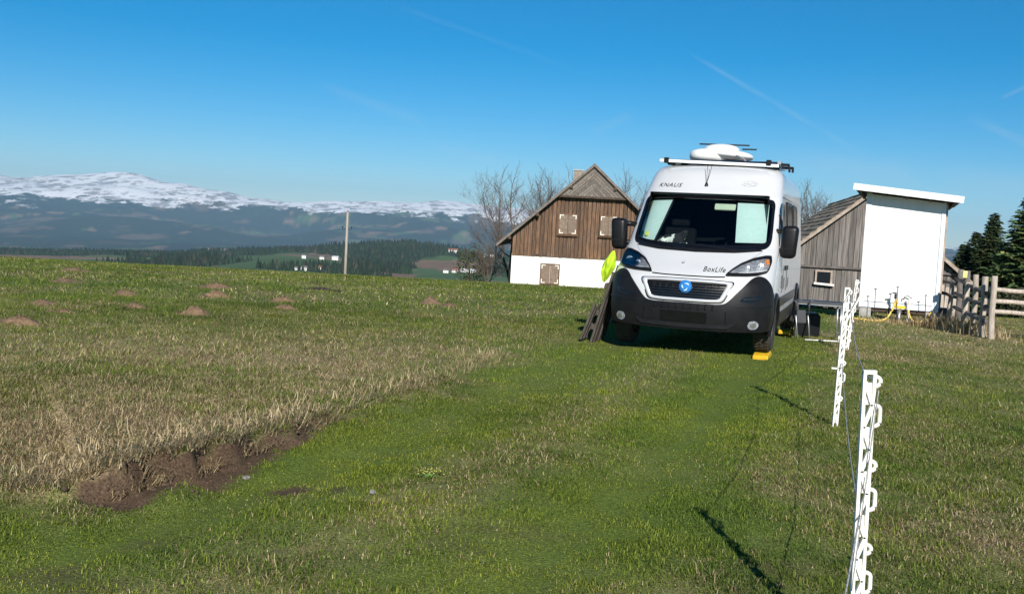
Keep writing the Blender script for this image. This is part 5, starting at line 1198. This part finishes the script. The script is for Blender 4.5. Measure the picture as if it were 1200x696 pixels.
def spruce(base, h, rad, seed, label, tone=1.0):
    rg = np.random.default_rng(seed); t = empty('spruce_tree', base)
    b = MB(); b.tube([(0, 0, -.3), (0, 0, h*.5), (0, 0, h*.98)], [h*.020, h*.012, .01], 8); b.obj('trunk', M_spbark, t, True)
    vs = []; cs = []
    z = h*.06
    while z < h*.985:
        f = 1-z/h; L0 = rad*(f**.80)*(1 if f < .9 else .9); nbm = int(8+7*f); a0 = rg.uniform(0, 6.28)
        for k in range(nbm):
            a = a0+k*2*math.pi/nbm+rg.normal(0, .16); L = L0*rg.uniform(.62, 1.18)+.08; ca, sa = math.cos(a), math.sin(a); dr = rg.uniform(.18, .42); zz = z+rg.normal(0, .06)
            nseg = max(3, int(L/.14))
            for i in range(nseg):
                u = (i+.6)/nseg; px_, pz_ = L*u, zz-dr*L*u+.30*L*u*u
                for sd in (-1, 0, 1):
                    ln = (.36*(1-.5*u)*min(1, L/1.0)+.14)*rg.uniform(.7, 1.3); an = a+sd*rg.uniform(.7, 1.15)+rg.normal(0, .15); wd = ln*.46
                    tip = np.array([px_*ca+math.cos(an)*ln, px_*sa+math.sin(an)*ln, pz_-rg.uniform(.02, .22)*ln*2]); o_ = np.array([px_*ca, px_*sa, pz_]); side = np.array([-math.sin(an), math.cos(an), rg.normal(0, .35)])*wd/2; mid = (o_*.45+tip*.55)
                    vs += [o_, mid+side, tip, mid-side]; g = rg.uniform(.5, 1.5)*tone*1.15; cs += [np.array((.040, .066, .022))*g if rg.random() < .85 else np.array((.085, .092, .030))*g]*4
        z += .135*(.55+.75*f)*h/7
    v = np.array(vs); n = len(v)//4; q = np.arange(n*4).reshape(n, 4); me = bpy.data.meshes.new('crown'); fast(me, v, q)
    ca_ = me.color_attributes.new('col', 'FLOAT_COLOR', 'POINT'); ca_.data.foreach_set('color', np.concatenate([np.array(cs), np.ones((len(cs), 1))], 1).astype(np.float32).ravel())
    mobj('crown', me, M_need, t, fix=False); tag(t, label, 'tree', 'spruce trees behind the rail fence'); return n
def at(px, Y, rollc=0): return (px-600)/FPX*Y
SP = [(25.7, 50.0, 6.5, 2.1, 3, 'big bright spruce behind the round-rail fence, with olive boughs', 1.6), (27.7, 58, 6.2, 1.6, 8, 'dark pointed spruce beside the big bright spruce', .8),
      (28.6, 62, 5.5, 1.6, 12, 'dark broad spruce between the pointed spruce and the smallest one', .75), (27.0, 60, 4.5, 1.35, 17, 'smallest spruce, beside the white hut roof', .85), (33.5, 56, 8.6, 2.5, 23, 'tall spruce at the far end of the round-rail fence', 1.1)]  # last value scales the needle colour of each tree
for x, y, h, r, sd, lb, tn in SP: nb.append(spruce((x, y, gb(x, y)), h, r, sd, lb, tn))
def bush(base, r, h, seed, label, n=1500):
    rg = np.random.default_rng(seed); t = empty('shrub', base); b = MB()
    for k in range(9):
        a = rg.uniform(0, 6.28); b.tube([(0, 0, -.1), (math.cos(a)*r*.3, math.sin(a)*r*.3, h*.5), (math.cos(a)*r*.7, math.sin(a)*r*.7, h*.9)], [.03, .02, .008], 5)
    b.obj('stem', M_bark, t)
    p = rg.normal(0, 1, (n, 3)); p /= np.linalg.norm(p, axis=1)[:, None]; p *= (rg.uniform(.35, 1, n)**.6)[:, None]*rg.uniform(.75, 1.15, n)[:, None]; p = p*np.array((r, r, h/2))+np.array((0, 0, h/2))
    d = rg.normal(0, 1, (n, 3)); d /= np.linalg.norm(d, axis=1)[:, None]; e = np.cross(d, rg.normal(0, 1, (n, 3))); e /= np.linalg.norm(e, axis=1)[:, None]; s = rg.uniform(.05, .12, n)[:, None]
    v = np.stack([p-d*s, p+e*s*.5, p+d*s, p-e*s*.5], 1).reshape(-1, 3); me = bpy.data.meshes.new('crown'); fast(me, v, np.arange(n*4).reshape(n, 4)); c_ = np.repeat(np.array((.055, .062, .030))*rg.uniform(.5, 1.5, n)[:, None], 4, 0)
    ca_ = me.color_attributes.new('col', 'FLOAT_COLOR', 'POINT'); ca_.data.foreach_set('color', np.concatenate([c_, np.ones((len(c_), 1))], 1).astype(np.float32).ravel()); mobj('crown', me, M_need, t, fix=False); tag(t, label, 'shrub')
bush((24.0, 46, gb(24, 46)), 1.6, 1.5, 3, 'low dark bush under the big bright spruce'); bush((19.5, 50, gb(19.5, 50)), 1.3, 1.2, 4, 'low olive bush beyond the pickets')
bush((-2.9, 70, gb(-2.9, 70)), 1.4, 3.2, 6, 'olive shrub standing left of the farmhouse eave', 1300); bush((29.5, 47, gb(29.5, 47)), 2.0, 1.6, 9, 'low bush along the foot of the tallest spruce')

# ------------------------------------------------------------------ molehills, stones, small plants
def molehill(x, y, r, h, seed):
    rg = np.random.default_rng(seed); n, m = 22, 7; vs = []; fs = []; g0 = hz(x, y)
    for j in range(m+1):
        t = j/m
        for i in range(n):
            a = 2*math.pi*i/n; rr = r*t*(1+.22*math.sin(a*2+seed)+.12*math.sin(a*5+seed*2)); px_, py2 = rr*math.cos(a)*1.15, rr*math.sin(a)*.85; zz = h*(math.cos(math.pi*min(t, 1))*.5+.5)*(1+rg.normal(0, .10)); zz *= .72; vs.append((px_*.9, py2*.9, hz(x+px_, y+py2)-g0+zz-(.02 if j == m else 0)+rg.normal(0, .013)))
    for j in range(m):
        for i in range(n): fs.append((j*n+i, j*n+(i+1) % n, (j+1)*n+(i+1) % n, (j+1)*n+i))
    o = mesh('molehill', vs, fs, M_soil, None, True); o.location = (x, y, g0); tag(o, 'low brown molehill of bare soil in the grassy meadow', 'molehill', 'molehills in the meadow')
for i, (x, y, r, h) in enumerate(((-5.94, 12.0, .27, .14), (-5.5, 14.5, .24, .10), (-4.55, 14.3, .25, .17), (-7.05, 14.9, .30, .10), (-6.75, 17.3, .27, .12), (-6.35, 21.2, .36, .12), (-5.35, 17.9, .25, .16), (-4.1, 17.9, .24, .13), (-3.66, 16.2, .22, .08), (-9.1, 20.3, .45, .10), (-1.58, 19.5, .30, .16), (-1.2, 19.0, .2, .08), (-11.5, 26, .4, .12), (-6.1, 13.5, .2, .05))): molehill(x, y, r, h, i+1)
molehill(-4.2, 22.0, .5, .07, 40)
mo = [o for o in COL.objects if o.name.startswith('molehill')][-1]; mo.data.materials.clear(); mo.data.materials.append(pm('dark_earth', (.05, .036, .028), (.03, .022, .018), scale=9, rough=.98, bump=.6)); mo['label'] = 'dark earthy patch thrown up near the meadow brow'; del mo['group']; mo.name = 'earth_patch'; mo['category'] = 'earth patch'
def stone(x, y, r, seed, label, m=M_stone, z=.3):
    rg = np.random.default_rng(seed); bm = bmesh.new(); bmesh.ops.create_icosphere(bm, subdivisions=2, radius=1)
    for v in bm.verts: v.co = Vector((v.co.x*r[0], v.co.y*r[1], v.co.z*r[2]))*(1+rg.normal(0, .10))
    me = bpy.data.meshes.new('stone'); bm.to_mesh(me); bm.free(); o = mobj('stone', me, m); o.location = (x, y, hz(x, y)+r[2]*z); o.rotation_euler = (0, 0, rg.uniform(0, 6)); tag(o, label, 'stone')
stone(-.69, 5.22, (.020, .016, .014), 2, 'small pale stone lying on the green track', z=1.2); stone(-1.45, 5.55, (.035, .022, .012), 3, 'flat pale stone on the bare soil below the bank', z=.6)
def primrose():
    t = empty('yellow_flower_clump', (-.42, 5.63, hz(-.42, 5.63))); rg = np.random.default_rng(4); lv = MB(); fl = MB()
    for k in range(18):
        a = rg.uniform(0, 6.28); r = rg.uniform(.03, .07); d = Vector((math.cos(a), math.sin(a), 0)); s = Vector((-d.y, d.x, 0))*.012; lv.add([d*.005, d*r*.6+s+Vector((0, 0, .025)), d*r+Vector((0, 0, .02)), d*r*.6-s+Vector((0, 0, .025))], [(0, 1, 2, 3)])
        p = Vector((rg.normal(0, .035), rg.normal(0, .03), rg.uniform(.035, .06))); fl.add(*sphere(p, (.005, .005, .004), 6, 4))
    lv.obj('leaf_rosette', pm('flower_leaf', (.13, .22, .04), (.09, .16, .03), scale=20, rough=.6), t); fl.obj('flowers', pm('flower_yellow', (.40, .42, .07), (.3, .32, .05), scale=20, rough=.6), t); tag(t, 'small clump of yellow-green flowers on the track', 'flower')
primrose()

# ------------------------------------------------------------------ far houses in the valley
M_fw = pm('far_wall_white', (.80, .79, .76), (.72, .71, .68), scale=.4, rough=.8); M_fr = pm('far_roof_red', (.30, .12, .08), (.22, .09, .06), scale=.5, rough=.85); M_fg = pm('far_roof_grey', (.16, .15, .15), (.11, .105, .10), scale=.5, rough=.85); M_fs = pm('far_roof_pale', (.62, .62, .62), (.5, .5, .5), scale=.5, rough=.6)
def far_house(px, Y, w_, d_, h_, roofm, label, rz=0, group='houses far off in the valley'):
    X_ = (px-600)/FPX*Y; z = float(terr(np.array([X_]), np.array([float(Y)]))[0])
    t = empty('far_house', (X_, Y, z), rz); b = MB(); b.box((0, 0, h_/2-1), (w_, d_, h_+2)); b.obj('wall', M_fw, t)
    rh = min(d_, w_)*.38; b = MB(); b.prism([(0, -d_/2-.5, h_), (0, d_/2+.5, h_), (0, 0, h_+rh)], (-w_/2-.6, 0, 0), (w_/2+.6, 0, 0)); b.obj('roof', roofm, t)
    n = max(2, int(w_/5))
    for k in range(n):
        b = MB(); b.box((-w_/2+(k+.5)*w_/n, -d_/2-.04, h_*.55), (1.0, .1, 1.2)); b.obj('window', M_sglass, t)
    tag(t, label, 'house', group)
FARH = [(62, 2700, 20, 11, 7, 'g', 'lone white farmhouse on the open field at the foot of the snowy range'), (243, 2500, 14, 10, 7, 'g', 'white house at the end of the pale field in the wooded valley'), (262, 2520, 26, 10, 5, 'g', 'long white barn beside the pale field in the wooded valley'),
        (354, 1720, 7, 6, 5, 'g', 'small white house on the green valley slope'), (375, 1850, 8, 7, 5, 'g', 'small white house higher on the green valley slope'), (391, 1950, 12, 8, 5, 's', 'white house with pale roof at the wood edge'),
        (356, 1230, 9, 6, 4, 'g', 'white block-like house just over the meadow brow'), (377, 1260, 11, 7, 4, 'r', 'red-roofed white farmhouse just over the meadow brow'), (345, 1240, 5, 4, 3, 'g', 'small grey shed beside the white house over the meadow brow'),
        (528, 2300, 22, 10, 7, 'r', 'red-roofed house on the ridge past the wood'), (569, 2300, 28, 10, 7, 's', 'big white building on the ridge by the farmhouse eave'),
        (521, 1560, 8, 6, 4, 'g', 'white gabled house in the valley hamlet'), (531, 1600, 9, 7, 4, 'r', 'white house in the middle of the valley hamlet'), (547, 1660, 24, 9, 3.5, 's', 'long white-roofed farm shed of the valley hamlet')]
for px, Y_, w_, d_, h_, rm, lb in FARH: far_house(px, Y_, w_, d_, h_, {'g': M_fg, 'r': M_fr, 's': M_fs}[rm], lb, R(random.uniform(-25, 25)))

def clods():
    rg = np.random.default_rng(8); b = MB(); base = sphere((0, 0, 0), (1, 1, 1), 6, 4); n = 0
    while n < 160:
        x = rg.uniform(-2.2, -1.1); y = rg.uniform(4.5, 6.9); d, am, sw = bank(np.array([x]), np.array([y]))
        if not (-float(sw[0])*.9 < float(d[0]) < .03): continue
        r = rg.uniform(.004, .013)*(1.7 if rg.random() < .1 else 1); c_ = Vector((x, y, hz(x, y)+r*.3)); b.add([c_+Vector((v[0]*r*rg.uniform(.7, 1.3), v[1]*r*rg.uniform(.7, 1.3), v[2]*r*rg.uniform(.5, 1.0))) for v in base[0]], base[1]); n += 1
    o = b.obj('soil_clods', pm('clod_soil', (.115, .075, .048), (.06, .04, .027), scale=40, rough=.98, bump=.5)); tag(o, 'loose soil crumbs at the foot of the bank', 'soil', kind='stuff')
clods()

# ------------------------------------------------------------------ air
def haze():
    b = MB(); b.add([(x, y, z) for x in (-24000, 24000) for y in (-400, 19000) for z in (-600, 620)], [(0, 1, 3, 2), (4, 6, 7, 5), (0, 4, 5, 1), (2, 3, 7, 6), (0, 2, 6, 4), (1, 5, 7, 3)])
    m = bpy.data.materials.new('haze_air'); m.use_nodes = True; t = m.node_tree; t.nodes.clear(); o = N(t, 'ShaderNodeOutputMaterial'); v = N(t, 'ShaderNodeVolumePrincipled')
    v.inputs['Color'].default_value = (.46, .74, 1.0, 1); v.inputs['Density'].default_value = HAZE; v.inputs['Anisotropy'].default_value = 0; v.inputs['Density Attribute'].default_value = ''
    t.links.new(v.outputs[0], o.inputs['Volume']); ob = b.obj('haze', m); tag(ob, kind='stuff')
HAZE = 5.0e-5
haze()
